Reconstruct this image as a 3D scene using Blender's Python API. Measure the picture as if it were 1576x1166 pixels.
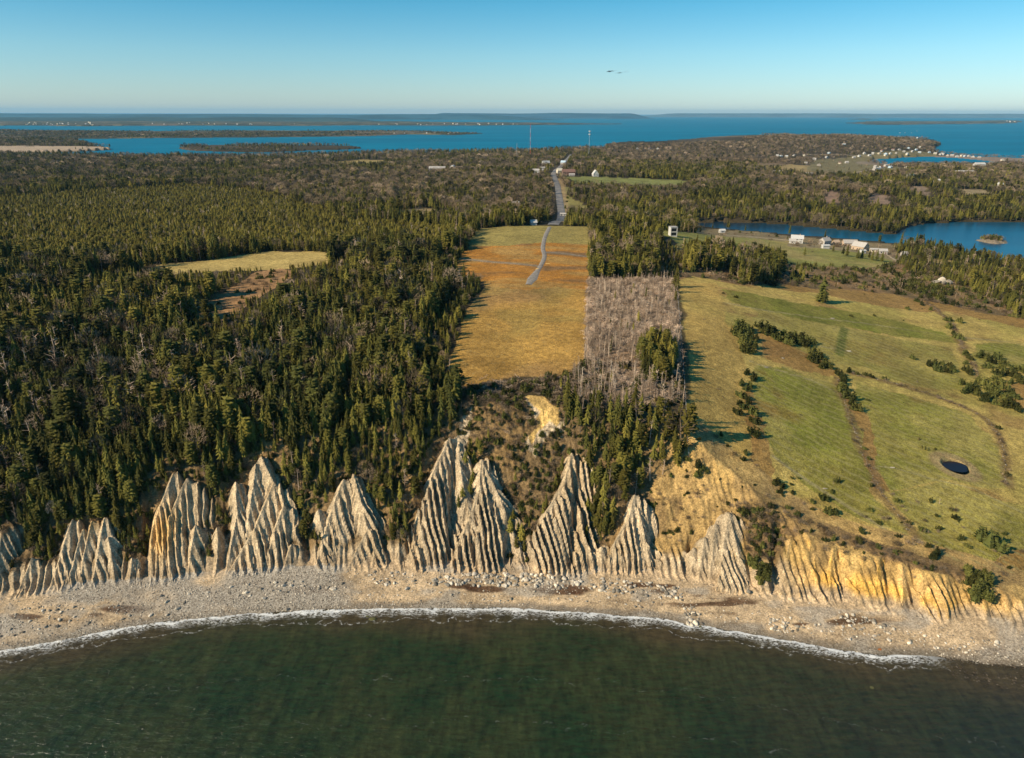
import bpy, bmesh, math, random
import numpy as np
from mathutils import Matrix, Vector

for _o in list(bpy.data.objects):
    bpy.data.objects.remove(_o)
SC = bpy.context.scene
COL = SC.collection
RNG = np.random.default_rng(7)
random.seed(7)

# ---------------------------------------------------------------- camera
CAM_H = 140.0
FPX = 1080.0
PITCH = math.radians(20.75)
ROLL = math.radians(0.16)
cam_mat = (Matrix.Translation((0, 0, CAM_H)) @ Matrix.Rotation(math.radians(90) - PITCH, 4, 'X')
           @ Matrix.Rotation(ROLL, 4, 'Z'))
cd = bpy.data.cameras.new('camera')
cam = bpy.data.objects.new('camera', cd)
COL.objects.link(cam)
cam.matrix_world = cam_mat
cd.sensor_width = 36.0
cd.lens = FPX / 1576.0 * 36.0
cd.clip_start = 1.0
cd.clip_end = 200000.0
SC.camera = cam

# ---------------------------------------------------------------- sky and sun
SUN_EL, SUN_AZ = 32.0, (-0.90, -0.436)          # azimuth as the ground direction towards the sun
world = bpy.data.worlds.new('World')
SC.world = world
world.use_nodes = True
wn = world.node_tree
wn.nodes.clear()
w_out = wn.nodes.new('ShaderNodeOutputWorld')
w_bg = wn.nodes.new('ShaderNodeBackground')
w_sky = wn.nodes.new('ShaderNodeTexSky')
w_sky.sky_type = 'NISHITA'
w_sky.sun_disc = False
w_sky.sun_elevation = math.radians(SUN_EL)
w_sky.sun_rotation = math.atan2(SUN_AZ[0], SUN_AZ[1])
w_sky.altitude = 0
w_sky.air_density = 1.0
w_sky.dust_density = 0.2
w_sky.ozone_density = 3.0
w_hs = wn.nodes.new('ShaderNodeHueSaturation')
w_hs.inputs['Saturation'].default_value = 1.0
wn.links.new(w_sky.outputs[0], w_hs.inputs['Color'])
w_ti = wn.nodes.new('ShaderNodeVectorMath'); w_ti.operation = 'MULTIPLY'
w_ti.inputs[1].default_value = (0.84, 0.98, 1.20)
wn.links.new(w_hs.outputs[0], w_ti.inputs[0])
w_tc = wn.nodes.new('ShaderNodeTexCoord'); w_sp = wn.nodes.new('ShaderNodeSeparateXYZ')
wn.links.new(w_tc.outputs['Generated'], w_sp.inputs[0])
w_cr = wn.nodes.new('ShaderNodeValToRGB')
w_cr.color_ramp.elements[0].position = 0.0; w_cr.color_ramp.elements[0].color = (0.78, 0.91, 1.10, 1)
w_cr.color_ramp.elements[1].position = 0.16; w_cr.color_ramp.elements[1].color = (0.15, 0.73, 0.88, 1)
_el = w_cr.color_ramp.elements.new(0.07); _el.color = (0.58, 0.89, 1.02, 1)
wn.links.new(w_sp.outputs[2], w_cr.inputs[0])
wn.links.new(w_cr.outputs[0], w_ti.inputs[1])
wn.links.new(w_ti.outputs[0], w_bg.inputs[0])
wn.links.new(w_bg.outputs[0], w_out.inputs[0])
w_bg.inputs[1].default_value = 0.098
sl = bpy.data.lights.new('sun', 'SUN')
sl.energy = 5.0
sl.angle = math.radians(0.5)
sl.color = (1.0, 0.85, 0.62)
sun = bpy.data.objects.new('sun', sl)
COL.objects.link(sun)
_e = math.radians(SUN_EL)
sun.rotation_euler = Vector((SUN_AZ[0] * math.cos(_e), SUN_AZ[1] * math.cos(_e), math.sin(_e))).to_track_quat('Z', 'Y').to_euler()
sun.location = (-100, -80, 300)
SC.view_settings.view_transform = 'Standard'
SC.view_settings.look = 'None'
SC.view_settings.exposure = 0.38
SC.view_settings.gamma = 1.0
SC.view_settings.use_curve_mapping = False
SC.render.engine = 'CYCLES'
SC.cycles.use_denoising = True
SC.cycles.max_bounces = 4
SC.cycles.diffuse_bounces = 2
SC.cycles.glossy_bounces = 2
SC.cycles.transparent_max_bounces = 6
SC.cycles.volume_bounces = 0

# ---------------------------------------------------------------- noise
def _hash(ix, iy, seed):
    h = (ix.astype(np.int64) * 374761393 + iy.astype(np.int64) * 668265263 + seed * 974634777) & 0xFFFFFFFF
    h = ((h ^ (h >> 13)) * 1274126177) & 0xFFFFFFFF
    h = h ^ (h >> 16)
    return (h & 0xFFFFFF) / float(0xFFFFFF)

def noise(x, y, s, seed=0):
    x = np.asarray(x, float) / s
    y = np.asarray(y, float) / s
    ix, iy = np.floor(x), np.floor(y)
    fx, fy = x - ix, y - iy
    fx = fx * fx * (3 - 2 * fx)
    fy = fy * fy * (3 - 2 * fy)
    a = _hash(ix, iy, seed); b = _hash(ix + 1, iy, seed)
    c = _hash(ix, iy + 1, seed); d = _hash(ix + 1, iy + 1, seed)
    return (a + (b - a) * fx) * (1 - fy) + (c + (d - c) * fx) * fy * 1.0

def fbm(x, y, s, seed=0, oct=4):
    t = 0; amp = 1; tot = 0
    for k in range(oct):
        t = t + amp * (noise(x + 17.3 * k, y - 9.1 * k, s / 2 ** k, seed + k) - 0.5)
        tot += amp
        amp *= 0.5
    return t / tot * 2          # about -1..1

def sstep(a, b, x):
    t = np.clip((x - a) / (b - a), 0, 1)
    return t * t * (3 - 2 * t)

# ---------------------------------------------------------------- surveying: photo point -> place on the ground
R3 = np.array(cam_mat.to_3x3())
def rays(uv):
    uv = np.atleast_2d(np.asarray(uv, float))
    d = np.stack([(uv[:, 0] - 788.0) / FPX, -(uv[:, 1] - 583.0) / FPX, -np.ones(len(uv))], 1)
    return d @ R3.T
def at_z(uv, z):
    d = rays(uv)
    t = (z - CAM_H) / d[:, 2]
    return np.stack([d[:, 0] * t, d[:, 1] * t], 1)
def project(x, y, z):
    p = np.stack([x, y, z - CAM_H], -1) @ R3
    w = np.maximum(-p[..., 2], 1e-3)
    return 788.0 + FPX * p[..., 0] / w, 583.0 - FPX * p[..., 1] / w
def inpoly(x, y, poly):
    x = np.asarray(x); y = np.asarray(y)
    r = np.zeros(x.shape, bool)
    bx0, by0 = poly.min(0); bx1, by1 = poly.max(0)
    m = (x >= bx0) & (x <= bx1) & (y >= by0) & (y <= by1)
    if not m.any():
        return r
    xs, ys = x[m], y[m]
    rr = np.zeros(xs.shape, bool)
    n = len(poly)
    for i in range(n):
        x0, y0 = poly[i]; x1, y1 = poly[(i + 1) % n]
        if y0 == y1:
            continue
        c = ((y0 > ys) != (y1 > ys)) & (xs < (x1 - x0) * (ys - y0) / (y1 - y0) + x0)
        rr ^= c
    r[m] = rr
    return r

# ---------------------------------------------------------------- coast lines
W_PX = [(-400, 1075), (-150, 1020), (0, 1000), (75, 988), (150, 972), (220, 960), (300, 951), (380, 944), (450, 941), (600, 936), (750, 935),
        (850, 938), (930, 945), (1000, 951), (1060, 958), (1100, 965), (1200, 984), (1300, 1000), (1350, 1005), (1450, 1011), (1576, 1025), (1900, 1065)]
B_PX = [(-400, 960), (-100, 930), (0, 920), (60, 912), (130, 903), (200, 899), (240, 892), (330, 886), (400, 880), (600, 874), (700, 873),
        (800, 873), (880, 878), (940, 884), (1000, 885), (1060, 893), (1150, 905), (1200, 915), (1300, 930), (1400, 945), (1480, 955), (1576, 965), (1900, 1000)]
_w = at_z(W_PX, 0.0); _b = at_z(B_PX, 2.6)
def y_water(x):
    return np.interp(x, _w[:, 0], _w[:, 1]) + 0.9 * fbm(x, x * 0 + 3, 14, 91, 4)
def y_base(x):
    return np.interp(x, _b[:, 0], _b[:, 1]) + 0.7 * fbm(x, x * 0 + 7, 9, 92, 3)

# ---------------------------------------------------------------- upland surface from surveyed heights (u, v, z)
CP = [(-200, 800, 19), (0, 790, 19), (130, 785, 20), (250, 740, 26), (400, 690, 32), (520, 680, 34), (640, 650, 38), (780, 608, 43), (880, 640, 40), (980, 730, 31), (1100, 710, 30),
      (1200, 780, 20), (1300, 830, 14.5), (1400, 862, 13), (1500, 885, 10.5), (1576, 912, 8), (1750, 960, 6),
      (-200, 700, 28), (0, 700, 28), (200, 650, 33), (0, 600, 37), (250, 600, 38), (450, 600, 40), (600, 580, 43),
      (0, 500, 44), (300, 500, 46), (550, 500, 48), (-200, 500, 44), (0, 410, 46), (200, 410, 48), (400, 405, 48), (600, 400, 49), (-300, 400, 46),
      (700, 580, 46), (850, 560, 46), (780, 500, 48), (780, 430, 50), (700, 430, 49), (900, 430, 49), (780, 380, 51), (900, 380, 50), (725, 352, 51), (780, 348, 52), (843, 347, 51.5), (905, 347, 50.5), (975, 350, 48), (1035, 366, 44),
      (0, 340, 34), (300, 340, 34), (550, 330, 36), (0, 290, 22), (300, 290, 22), (600, 290, 24), (700, 305, 27), (0, 255, 11), (300, 255, 11), (600, 255, 14), (-300, 300, 24), (-300, 255, 10),
      (760, 318, 26), (862, 335, 25), (860, 300, 26), (857, 275, 30), (853, 262, 33), (862, 250, 28), (940, 280, 26), (1040, 280, 24), (930, 320, 20), (780, 255, 24), (780, 243, 14), (950, 245, 14),
      (1010, 330, 12), (1060, 338, 5), (1200, 338, 4), (1320, 345, 4), (1450, 334, 4), (1576, 334, 4), (1750, 330, 6),
      (1100, 300, 18), (1280, 300, 18), (1430, 290, 18), (1576, 290, 16), (1100, 262, 14), (1220, 262, 14), (1400, 262, 12), (1576, 262, 9),
      (1100, 236, 24), (1250, 222, 34), (1380, 219, 34), (1425, 224, 14), (1300, 241, 7), (1420, 239, 4), (1500, 246, 3), (1576, 247, 2),
      (1075, 364, 38), (1110, 376, 33), (1150, 366, 20), (1230, 384, 18), (1300, 392, 16), (1345, 398, 14), (1400, 410, 13), (1340, 400, 15), (1380, 385, 6), (1450, 400, 6), (1576, 425, 6), (1576, 412, 2.5), (1500, 398, 2.5),
      (1120, 430, 42), (1050, 430, 46), (1200, 430, 34), (1300, 430, 26), (1400, 440, 20), (1480, 440, 17), (1576, 470, 14), (1750, 480, 10),
      (1060, 500, 46), (1180, 500, 39), (1300, 500, 31), (1450, 520, 22), (1576, 520, 17),
      (1060, 600, 42), (1160, 600, 35), (1300, 600, 28), (1450, 620, 21), (1576, 610, 17), (1060, 690, 35), (1180, 690, 29), (1300, 700, 23.5), (1470, 715, 18), (1576, 710, 15), (1300, 780, 18), (1450, 800, 14), (1576, 830, 10.5), (1750, 700, 11)]
CP = np.array(CP, float)
_cxy = np.array([at_z(c[:2], c[2])[0] for c in CP])
def _wp(x, y):
    d = np.maximum(0.935 * y + 49.0, 30.0)
    return x / d * 2.2, np.log(d)
_ca, _cb = _wp(_cxy[:, 0], _cxy[:, 1])
def _tps(r2):
    return 0.5 * r2 * np.log(r2 + 1e-9)
_n = len(CP)
_K = _tps((_ca[:, None] - _ca[None]) ** 2 + (_cb[:, None] - _cb[None]) ** 2) + np.eye(_n) * 2e-3
_P = np.stack([np.ones(_n), _ca, _cb], 1)
_A = np.block([[_K, _P], [_P.T, np.zeros((3, 3))]])
_sol = np.linalg.solve(_A, np.concatenate([CP[:, 2], np.zeros(3)]))
def upland(x, y):
    sh = np.shape(x)
    a, b = _wp(np.ravel(x), np.ravel(y))
    out = np.empty(len(a))
    for i in range(0, len(a), 20000):
        s = slice(i, i + 20000)
        k = _tps((a[s, None] - _ca[None]) ** 2 + (b[s, None] - _cb[None]) ** 2)
        out[s] = k @ _sol[:_n] + _sol[_n] + _sol[_n + 1] * a[s] + _sol[_n + 2] * b[s]
    out = out.reshape(sh)
    far = sstep(3200, 5200, y)
    return np.clip(out, 1.2, 70) * (1 - far) + (9 + 8 * fbm(x, y, 1400, 5, 3)) * far

# ---------------------------------------------------------------- waters (outlines surveyed at water level)
def wpoly(px, z=0.0):
    return at_z(px, z)
LAKE_Z = 0.6
LAKE = wpoly([(1060, 343), (1105, 341), (1160, 343), (1205, 345), (1260, 350), (1300, 354), (1345, 358), (1379, 361), (1392, 352), (1405, 346), (1440, 343), (1486, 341), (1576, 342), (1750, 340),
              (1780, 420), (1640, 412), (1576, 404), (1500, 393), (1440, 384), (1380, 377), (1330, 374), (1250, 369), (1160, 363), (1100, 358), (1070, 351)], LAKE_Z)
HARBOUR = wpoly([(1338, 247), (1352, 244), (1380, 242.5), (1425, 240.5), (1480, 243.5), (1530, 248), (1545, 250), (1576, 250.5), (1750, 252), (1750, 258), (1576, 256), (1500, 257), (1440, 257), (1390, 254), (1350, 251)])
MAINLAND = wpoly([(-900, 233), (-300, 237), (0, 239), (120, 240), (200, 243), (270, 242.5), (330, 243), (450, 242), (560, 239), (700, 237), (850, 236.5), (925, 234), (955, 230), (925, 229.6), (965, 227), (1000, 228.5), (1060, 227), (1100, 224),
                  (1200, 218.5), (1300, 215.5), (1390, 214), (1425, 216.5), (1440, 220), (1446, 224), (1432, 228), (1420, 230), (1445, 236), (1500, 240.5), (1576, 243), (1800, 246), (2400, 250),
                  (2600, 700), (2400, 1400), (-1200, 1400), (-1600, 600)])
_m = MAINLAND
MAINLAND = np.concatenate([_m[:35], [[2500, 300], [2500, 60], [-2500, 60], [-2600, 300]]]) if False else np.concatenate([_m[:-4], [[3200, 900], [1200, 100], [-1200, 100], [-6000, 1800]]])
FAR_LANDS = {
    'spit':      (wpoly([(-500, 213), (0, 214), (90, 213), (118, 217), (135, 224), (170, 230), (120, 233), (60, 235.5), (0, 236.5), (-500, 237)]), 10),
    'peninsula': (wpoly([(-600, 199), (0, 200), (100, 201.5), (220, 202.5), (360, 201), (500, 201), (640, 202), (700, 204), (744, 205.3), (700, 207.5), (640, 206.5), (560, 209), (450, 210.5), (300, 212), (230, 212.5), (130, 213.5), (80, 211), (0, 212), (-600, 213)]), 5),
    'town_shore': (wpoly([(-900, 184), (0, 184.5), (300, 184.5), (560, 186), (700, 188), (840, 189), (960, 190.6), (880, 191.5), (780, 192.5), (700, 193), (560, 192.5), (420, 193.5), (300, 193), (200, 193.2), (120, 194), (60, 193), (-900, 194)]), 9),
    'low_island': (wpoly([(274, 228), (300, 225.6), (330, 224.6), (380, 225.5), (430, 224.8), (500, 224.6), (545, 226.2), (562, 228), (530, 230), (470, 231.5), (420, 234.2), (350, 233.5), (300, 231.5)]), 7),
    'outer_island': (wpoly([(1310, 189.2), (1345, 186.6), (1420, 187), (1500, 186.2), (1560, 185), (1572, 187), (1560, 189.3), (1480, 190.4), (1400, 191.4), (1340, 191.6)]), 12),
    'outer_reef': (wpoly([(1303, 183.2), (1330, 182.2), (1352, 182.6), (1330, 183.9)]), 5),
}

# ---------------------------------------------------------------- badland spurs: ridge lines down the bluff, (u, v) from top to toe
SPURS = [  # points, slope left, slope right, rill spacing, rill depth
    ([(48, 857), (34, 893)], 1.0, 1.3, 2.2, .7), ([(5, 800), (-8, 905)], 1.0, 1.3, 2.2, .8),
    ([(110, 798), (98, 840), (80, 895)], 1.0, 1.4, 2.3, .8), ([(128, 812), (112, 868), (100, 898)], 1.1, 1.5, 2.2, .7), ([(142, 800), (128, 860), (124, 896)], 1.1, 1.5, 2.2, .7),
    ([(161, 795), (150, 850), (142, 894)], 1.0, 1.4, 2.2, .9), ([(166, 825), (176, 892)], 1.0, 1.3, 2.2, .8), ([(203, 857), (198, 894)], 1.1, 1.3, 2.3, .6),
    ([(267, 726), (250, 770), (231, 822)], .9, 1.3, 2.4, .8), ([(288, 735), (262, 790), (236, 845)], .9, 1.2, 2.2, .8),
    ([(258, 797), (247, 845), (229, 890)], 1.0, 1.2, 3.0, .6), ([(301, 807), (293, 850), (288, 886)], .9, 1.4, 3.2, .7), ([(334, 808), (335, 850), (331, 884)], 1.2, 1.5, 2.4, .6),
    ([(362, 740), (366, 790), (352, 850)], 1.1, 1.6, 2.4, .8), ([(402, 702), (420, 742), (394, 808), (350, 882)], .9, 1.25, 2.4, 1.1), ([(394, 712), (384, 780)], 1.1, 1.5, 2.4, .8),
    ([(437, 776), (424, 812), (405, 878)], 1.0, 1.3, 2.1, .9), ([(448, 836), (436, 878)], 1.0, 1.3, 2.4, .8),
    ([(528, 736), (516, 765), (496, 832), (503, 874)], .9, 1.4, 2.4, .9), ([(543, 730), (558, 775), (566, 812), (534, 876)], 1.0, 1.2, 2.2, 1.0), ([(577, 837), (572, 872)], 1.0, 1.2, 2.0, .9), ([(490, 783), (497, 820)], 1.1, 1.3, 2.0, .7),
    ([(692, 672), (665, 732), (651, 797), (636, 872)], .95, 1.25, 2.2, 1.4), ([(700, 668), (712, 740)], 1.0, 1.2, 2.5, .5),
    ([(741, 706), (738, 755), (713, 820), (686, 874)], .95, 1.15, 2.2, 1.4), ([(741, 706), (762, 752), (784, 800)], 1.0, 1.3, 2.2, 1.0), ([(746, 762), (768, 812), (776, 872)], 1.2, 1.3, 2.2, .9),
    ([(881, 696), (868, 745), (843, 783), (838, 872)], .9, 1.15, 2.1, 1.3), 
    ([(978, 760), (966, 800), (946, 836), (940, 876)], .9, 1.3, 2.1, 1.1), ([(981, 780), (994, 830), (1003, 876)], 1.1, 1.3, 2.2, .9), ([(905, 845), (903, 876)], .8, .9, 2, .7), ([(925, 840), (926, 878)], .8, .9, 2, .7),
    ([(1121, 788), (1113, 840), (1103, 900)], .65, .85, 1.9, 1.0), ([(1121, 788), (1136, 850), (1146, 905)], .8, 1.1, 1.9, 1.0), ([(1084, 826), (1076, 890)], .7, .9, 1.9, .9), ([(1062, 838), (1060, 893)], .8, .9, 2.2, .8),
    ([(800, 840), (806, 874)], .9, 1.0, 2.0, .7), ([(612, 850), (614, 876)], 1.0, 1.1, 2.2, .5),
    ([(1101, 806), (1091, 898)], .75, .9, 2.0, 1.0),
    ([(1215, 828), (1204, 905)], .7, .9, 2.6, .6), ([(1248, 812), (1240, 915)], .7, .95, 2.6, .7), ([(1283, 822), (1276, 922)], .8, 1.0, 2.6, .7), ([(1318, 834), (1316, 928)], .8, 1.0, 2.6, .6),
    ([(1350, 842), (1352, 934)], .8, 1.0, 2.6, .7), ([(1388, 856), (1390, 938)], .8, 1.05, 2.6, .6), ([(1420, 866), (1424, 944)], .8, 1.05, 2.6, .7), ([(1455, 876), (1460, 950)], .8, 1.05, 2.6, .6),
    ([(1512, 905), (1520, 956)], .8, 1.0, 2.4, .5), ([(1550, 912), (1556, 960)], .8, 1.0, 2.4, .5), ([(1600, 925), (1606, 966)], .8, 1.0, 2.4, .5),
]
SLOPE = 1.0
def face0(x, y):
    return 2.6 + SLOPE * (y - y_base_s(x))
def y_base_s(x):
    return np.interp(x, _b[:, 0], _b[:, 1])
def at_face(uv):
    d = rays(uv)
    t = np.linspace(150, 420, 5401)
    out = []
    for r in d:
        p = r[None] * t[:, None]
        f = face0(p[:, 0], p[:, 1]) - (CAM_H + p[:, 2])
        i = np.argmax(f > 0)
        out.append((p[i, 0], p[i, 1], CAM_H + p[i, 2]))
    return np.array(out)
SPW = [(at_face(s[0]),) + s[1:] for s in SPURS]

def seg_dist(x, y, pts):
    d = np.full(x.shape, 1e9)
    for i in range(len(pts) - 1):
        a, b = pts[i], pts[i + 1]
        v = b - a; L2 = (v ** 2).sum()
        t = np.clip(((x - a[0]) * v[0] + (y - a[1]) * v[1]) / L2, 0, 1)
        d = np.minimum(d, np.hypot(x - a[0] - t * v[0], y - a[1] - t * v[1]))
    return d
GULLIES = [([(702, 668), (697, 760), (690, 872)], 3.2), ([(786, 790), (781, 830), (779, 872)], 2.6), ([(890, 694), (885, 780), (877, 872)], 3.2), ([(1000, 800), (1010, 876)], 2.2), ([(582, 800), (606, 870)], 2.2), ([(470, 800), (478, 876)], 2.8), ([(345, 760), (340, 882)], 2.6), ([(1150, 830), (1158, 900)], 2.0), ([(1066, 812), (1056, 850), (1062, 898)], 3.0), ([(1200, 790), (1190, 850), (1195, 910)], 3.0), ([(226, 760), (222, 830), (224, 894)], 4.0), ([(640, 800), (622, 850), (626, 876)], 2.5), ([(788, 780), (812, 850), (815, 876)], 2.5), ([(1292, 830), (1300, 925)], 1.8), ([(1365, 850), (1372, 935)], 1.8), ([(1405, 862), (1410, 940)], 1.8)]
GULW = [(at_face(g_), d_) for g_, d_ in GULLIES]
def cliff(x, y):
    """bluff surface and how bare it is; x, y flat arrays"""
    yb = y_base_s(x)
    f0 = 2.6 + SLOPE * (y - yb)
    tt = y - yb
    # the ground between the spurs lies a few metres further back
    east = sstep(60, 85, x)
    lag = 5.0 * (1 - 0.72 * east)
    floor = f0 - lag * (.25 * sstep(-1, 2, tt) + .75 * sstep(3, 15, tt)) * (1 - 0.55 * sstep(22, 42, tt)) + 2.2 * fbm(x, y * 0.35, 9, 31, 4) + 0.7 * fbm(x, y, 2.6, 33, 3) + 2.4 * east * fbm(x, y * .6, 17, 34, 3) + 1.3 * east * fbm(x, y, 6, 37, 4)
    rill = np.abs(((x + 1.3 * fbm(x, y, 7, 35, 3)) / 2.4) % 1.0 * 2 - 1)
    rill = np.abs(((x + .25 * y + 2.2 * fbm(x, y * .5, 6, 35, 4)) / 2.3) % 1.0 * 2 - 1)
    floor = floor + (rill - 0.5) * (0.35 + .35 * east + (.25 + 1.0 * sstep(-.3, .5, fbm(x, y * .2, 12, 36, 2))) * (1 - sstep(5, 11, tt)))
    best = np.full(x.shape, -99.0)
    wx = x + 0.45 * fbm(x, y, 5, 41, 3)
    wy = y + 0.45 * fbm(x, y, 5, 42, 3)
    for pts, kl, kr, lam, dep in SPW:
        bx0, bx1 = pts[:, 0].min() - 22, pts[:, 0].max() + 24
        m = (x > bx0) & (x < bx1) & (y > pts[:, 1].min() - 14) & (y < pts[:, 1].max() + 16)
        if not m.any():
            continue
        X, Y = wx[m], wy[m]
        sb = np.full(X.shape, -99.0)
        if pts[0][0] > 70: dep = dep * .62
        big = dep >= 1.3
        kmul, dmul = (0.80, 2.8) if big else (0.80, 2.4)
        ax_ = pts[-1][:2] - pts[0][:2]; ax_ = ax_ / np.hypot(*ax_)
        def rot2(v, a): return np.array([v[0] * math.cos(a) - v[1] * math.sin(a), v[0] * math.sin(a) + v[1] * math.cos(a)])
        dr_, dl_ = rot2(ax_, math.radians(36)), rot2(ax_, math.radians(-30))
        cR = X * (-dr_[1]) + Y * dr_[0]; cL = X * (-dl_[1]) + Y * dl_[0]
        L0 = 0.0
        for i in range(len(pts) - 1):
            a, b = pts[i], pts[i + 1]
            v = b[:2] - a[:2]
            L = np.hypot(*v)
            e = v / L
            rx, ry = X - a[0], Y - a[1]
            t = rx * e[0] + ry * e[1]
            last = i == len(pts) - 2
            tc = np.clip(t, 0, L * (1.25 if last else 1.0))
            n = -(rx * e[1] - ry * e[0]) * -1.0        # + on the side to the right seen from the sea
            n = rx * (-e[1]) + ry * e[0]
            dx, dy = rx - tc * e[0], ry - tc * e[1]
            d = np.hypot(dx, dy)
            zc = a[2] + (b[2] - a[2]) * tc / L
            s = abs(b[2] - a[2]) / L
            right = n > 0
            k = np.where(right, kr * kmul, kl * 1.6)
            zl = 1.0
            c = np.where(right, cR, cL)
            lm = lam * 0.95
            cc = c + 0.9 * fbm(X, Y, 6, 45, 3) + 1.9 * fbm(c, c * 0 + len(pts) + kr, 5.5, 47, 3)
            g = np.abs((cc / lm) % 1.0 * 2 - 1)
            am = 0.35 + 1.15 * _hash(np.floor(cc / lm), np.floor(cc * 0), 46)
            c3 = (cc / lm * 2.7 + .3) % 1.0
            g = 0.5 + (g - 0.5) * am + 0.22 * (np.abs(c3 * 2 - 1) - .5) * sstep(2, 6, d)
            g2 = np.where(right, np.clip(g, 0, 2) ** 0.85, g) - 0.5
            z = zc - k * d + dep * g2 * sstep(0.0, 2.2, d) * np.where(right, dmul, 1.3) + 0.32 * fbm(X, Y, 4.5, 49, 3) * sstep(.5, 3, d)
            sb = np.maximum(sb, z)
            L0 += L
        best[m] = np.maximum(best[m], sb)
    bare = np.maximum(np.clip((best - floor) / 0.9, 0, 1), 1 - sstep(4.5, 8.5, tt + 3 * fbm(x, y, 6, 50, 3)))
    top = np.maximum(floor, best)
    for gp, dp in GULW:
        m = (x > gp[:, 0].min() - 5) & (x < gp[:, 0].max() + 5)
        if m.any():
            d = seg_dist(wx[m] + .6 * fbm(x[m], y[m], 3, 48, 2), wy[m], gp[:, :2])
            top[m] = top[m] - dp * np.exp(-(d / 1.15) ** 2) * sstep(gp[:, 1].min() - 6, gp[:, 1].min() + 2, y[m]) * (1 - sstep(gp[:, 1].max() - 1, gp[:, 1].max() + 3, y[m]))
    return top, bare, f0

def land_mask(x, y):
    w = np.clip(y / 400.0, 0.4, 9)
    px = x + fbm(x, y, 60, 61, 3) * 3 * w
    py = y + fbm(x, y, 60, 62, 3) * 3 * w
    far = y > 1500
    m = inpoly(np.where(far, px, x), np.where(far, py, y), MAINLAND)
    m &= ~inpoly(px, py, HARBOUR)
    lx = x + fbm(x, y, 30, 63, 3) * 5
    ly = y + fbm(x, y, 30, 64, 3) * 5
    m &= ~inpoly(lx, ly, LAKE)
    return m

def ground_z(x, y):
    """height of the ground sheet and bareness of the bluff"""
    sh = np.shape(x)
    x = np.ravel(np.asarray(x, float)); y = np.ravel(np.asarray(y, float))
    yw, yb = y_water(x), y_base(x)
    z = upland(x, y)
    z = z + fbm(x, y, 45, 11, 4) * np.clip((y - 150) / 250, 0.25, 1.0) * 1.2 * (1 - 0.6 * sstep(300, 450, y)) * sstep(1.5, 9, z)
    bare = np.zeros(x.shape)
    nc = y < 340
    if nc.any():
        xc, yc = x[nc], y[nc]
        c, b, f0 = cliff(xc, yc)
        u = z[nc]
        d = u - c
        w = 1.5
        h = np.clip(0.5 + 0.5 * d / w, 0, 1)
        zz = u * (1 - h) + c * h - w * h * (1 - h) * 0.5         # soft minimum
        bb = b * sstep(-0.5, 1.5, d)
        t = (yc - yw[nc]) / np.maximum(yb[nc] - yw[nc], 1)
        beach = np.where(t > 0, 2.6 * np.clip(t, 0, 1.6) ** 0.9, t * 1.6)
        beach = np.maximum(beach, -9)
        beach = beach + 0.10 * fbm(xc, yc, 3.0, 71, 3)
        d2 = zz - beach
        w2 = 1.6
        h2 = np.clip(0.5 + 0.5 * d2 / w2, 0, 1)
        z2 = beach * (1 - h2) + zz * h2 + w2 * h2 * (1 - h2) * 0.6
        inland = yc > yb[nc] - 3
        zf = np.where(inland, z2, beach)
        z[nc] = zf
        bare[nc] = np.where(inland, bb * sstep(0.2, 1.8, d2), 0)
    fm = y > 500
    if fm.any():
        lm = land_mask(x[fm], y[fm])
        zf = np.where(lm, z[fm], -3.0)
        for nme, (poly, hh) in FAR_LANDS.items():
            w = np.clip(y[fm] / 5000.0, 0.3, 3)
            px = x[fm] + fbm(x[fm], y[fm], 260, 65, 3) * 60 * w
            py = y[fm] + fbm(x[fm], y[fm], 260, 66, 3) * 60 * w
            k = inpoly(px, py, poly)
            zf = np.where(k, hh * (0.55 + 0.45 * fbm(x[fm], y[fm], 900, 67, 4)) + 1.5, zf)
        z[fm] = zf
    return z.reshape(sh), bare.reshape(sh)

def at(uv, step=900):
    """ground points seen at photo points"""
    d = rays(uv)
    n = len(d)
    t = 140 * (1.0075 ** np.arange(620))
    P = d[:, None, :] * t[None, :, None]
    z, _ = ground_z(P[..., 0], P[..., 1])
    f = z - (CAM_H + P[..., 2])
    i = np.argmax(f > 0, 1)
    i = np.clip(i, 1, None)
    j = np.arange(n)
    f0, f1 = f[j, i - 1], f[j, i]
    w = np.clip(f0 / (f0 - f1 + 1e-9), 0, 1)
    tt = t[i - 1] + (t[i] - t[i - 1]) * w
    q = d * tt[:, None]
    zz, _ = ground_z(q[:, 0], q[:, 1])
    return np.stack([q[:, 0], q[:, 1], zz], 1)
def apoly(px):
    return at(px)[:, :2]

# ---------------------------------------------------------------- helpers for objects and materials
def tag(o, label=None, cat=None, group=None, kind=None):
    if label: o['label'] = label
    if cat: o['category'] = cat
    if group: o['group'] = group
    if kind: o['kind'] = kind
    return o
def link(name, me, mat=None, parent=None):
    o = bpy.data.objects.new(name, me)
    COL.objects.link(o)
    if parent is not None:
        o.parent = parent
    if mat is not None and me is not None and not len(me.materials):
        me.materials.append(mat)
    return o
def empty(name, loc, rz=0.0, sc=1.0):
    o = bpy.data.objects.new(name, None)
    COL.objects.link(o)
    o.location = loc
    o.rotation_euler = (0, 0, rz)
    o.scale = (sc, sc, sc) if np.isscalar(sc) else sc
    o.empty_display_size = 0.5
    return o
def mesh_pf(name, verts, faces, smooth=False):
    me = bpy.data.meshes.new(name)
    me.from_pydata([tuple(v) for v in verts], [], [tuple(f) for f in faces])
    if smooth:
        me.polygons.foreach_set('use_smooth', [True] * len(me.polygons))
    me.update()
    return me
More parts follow.
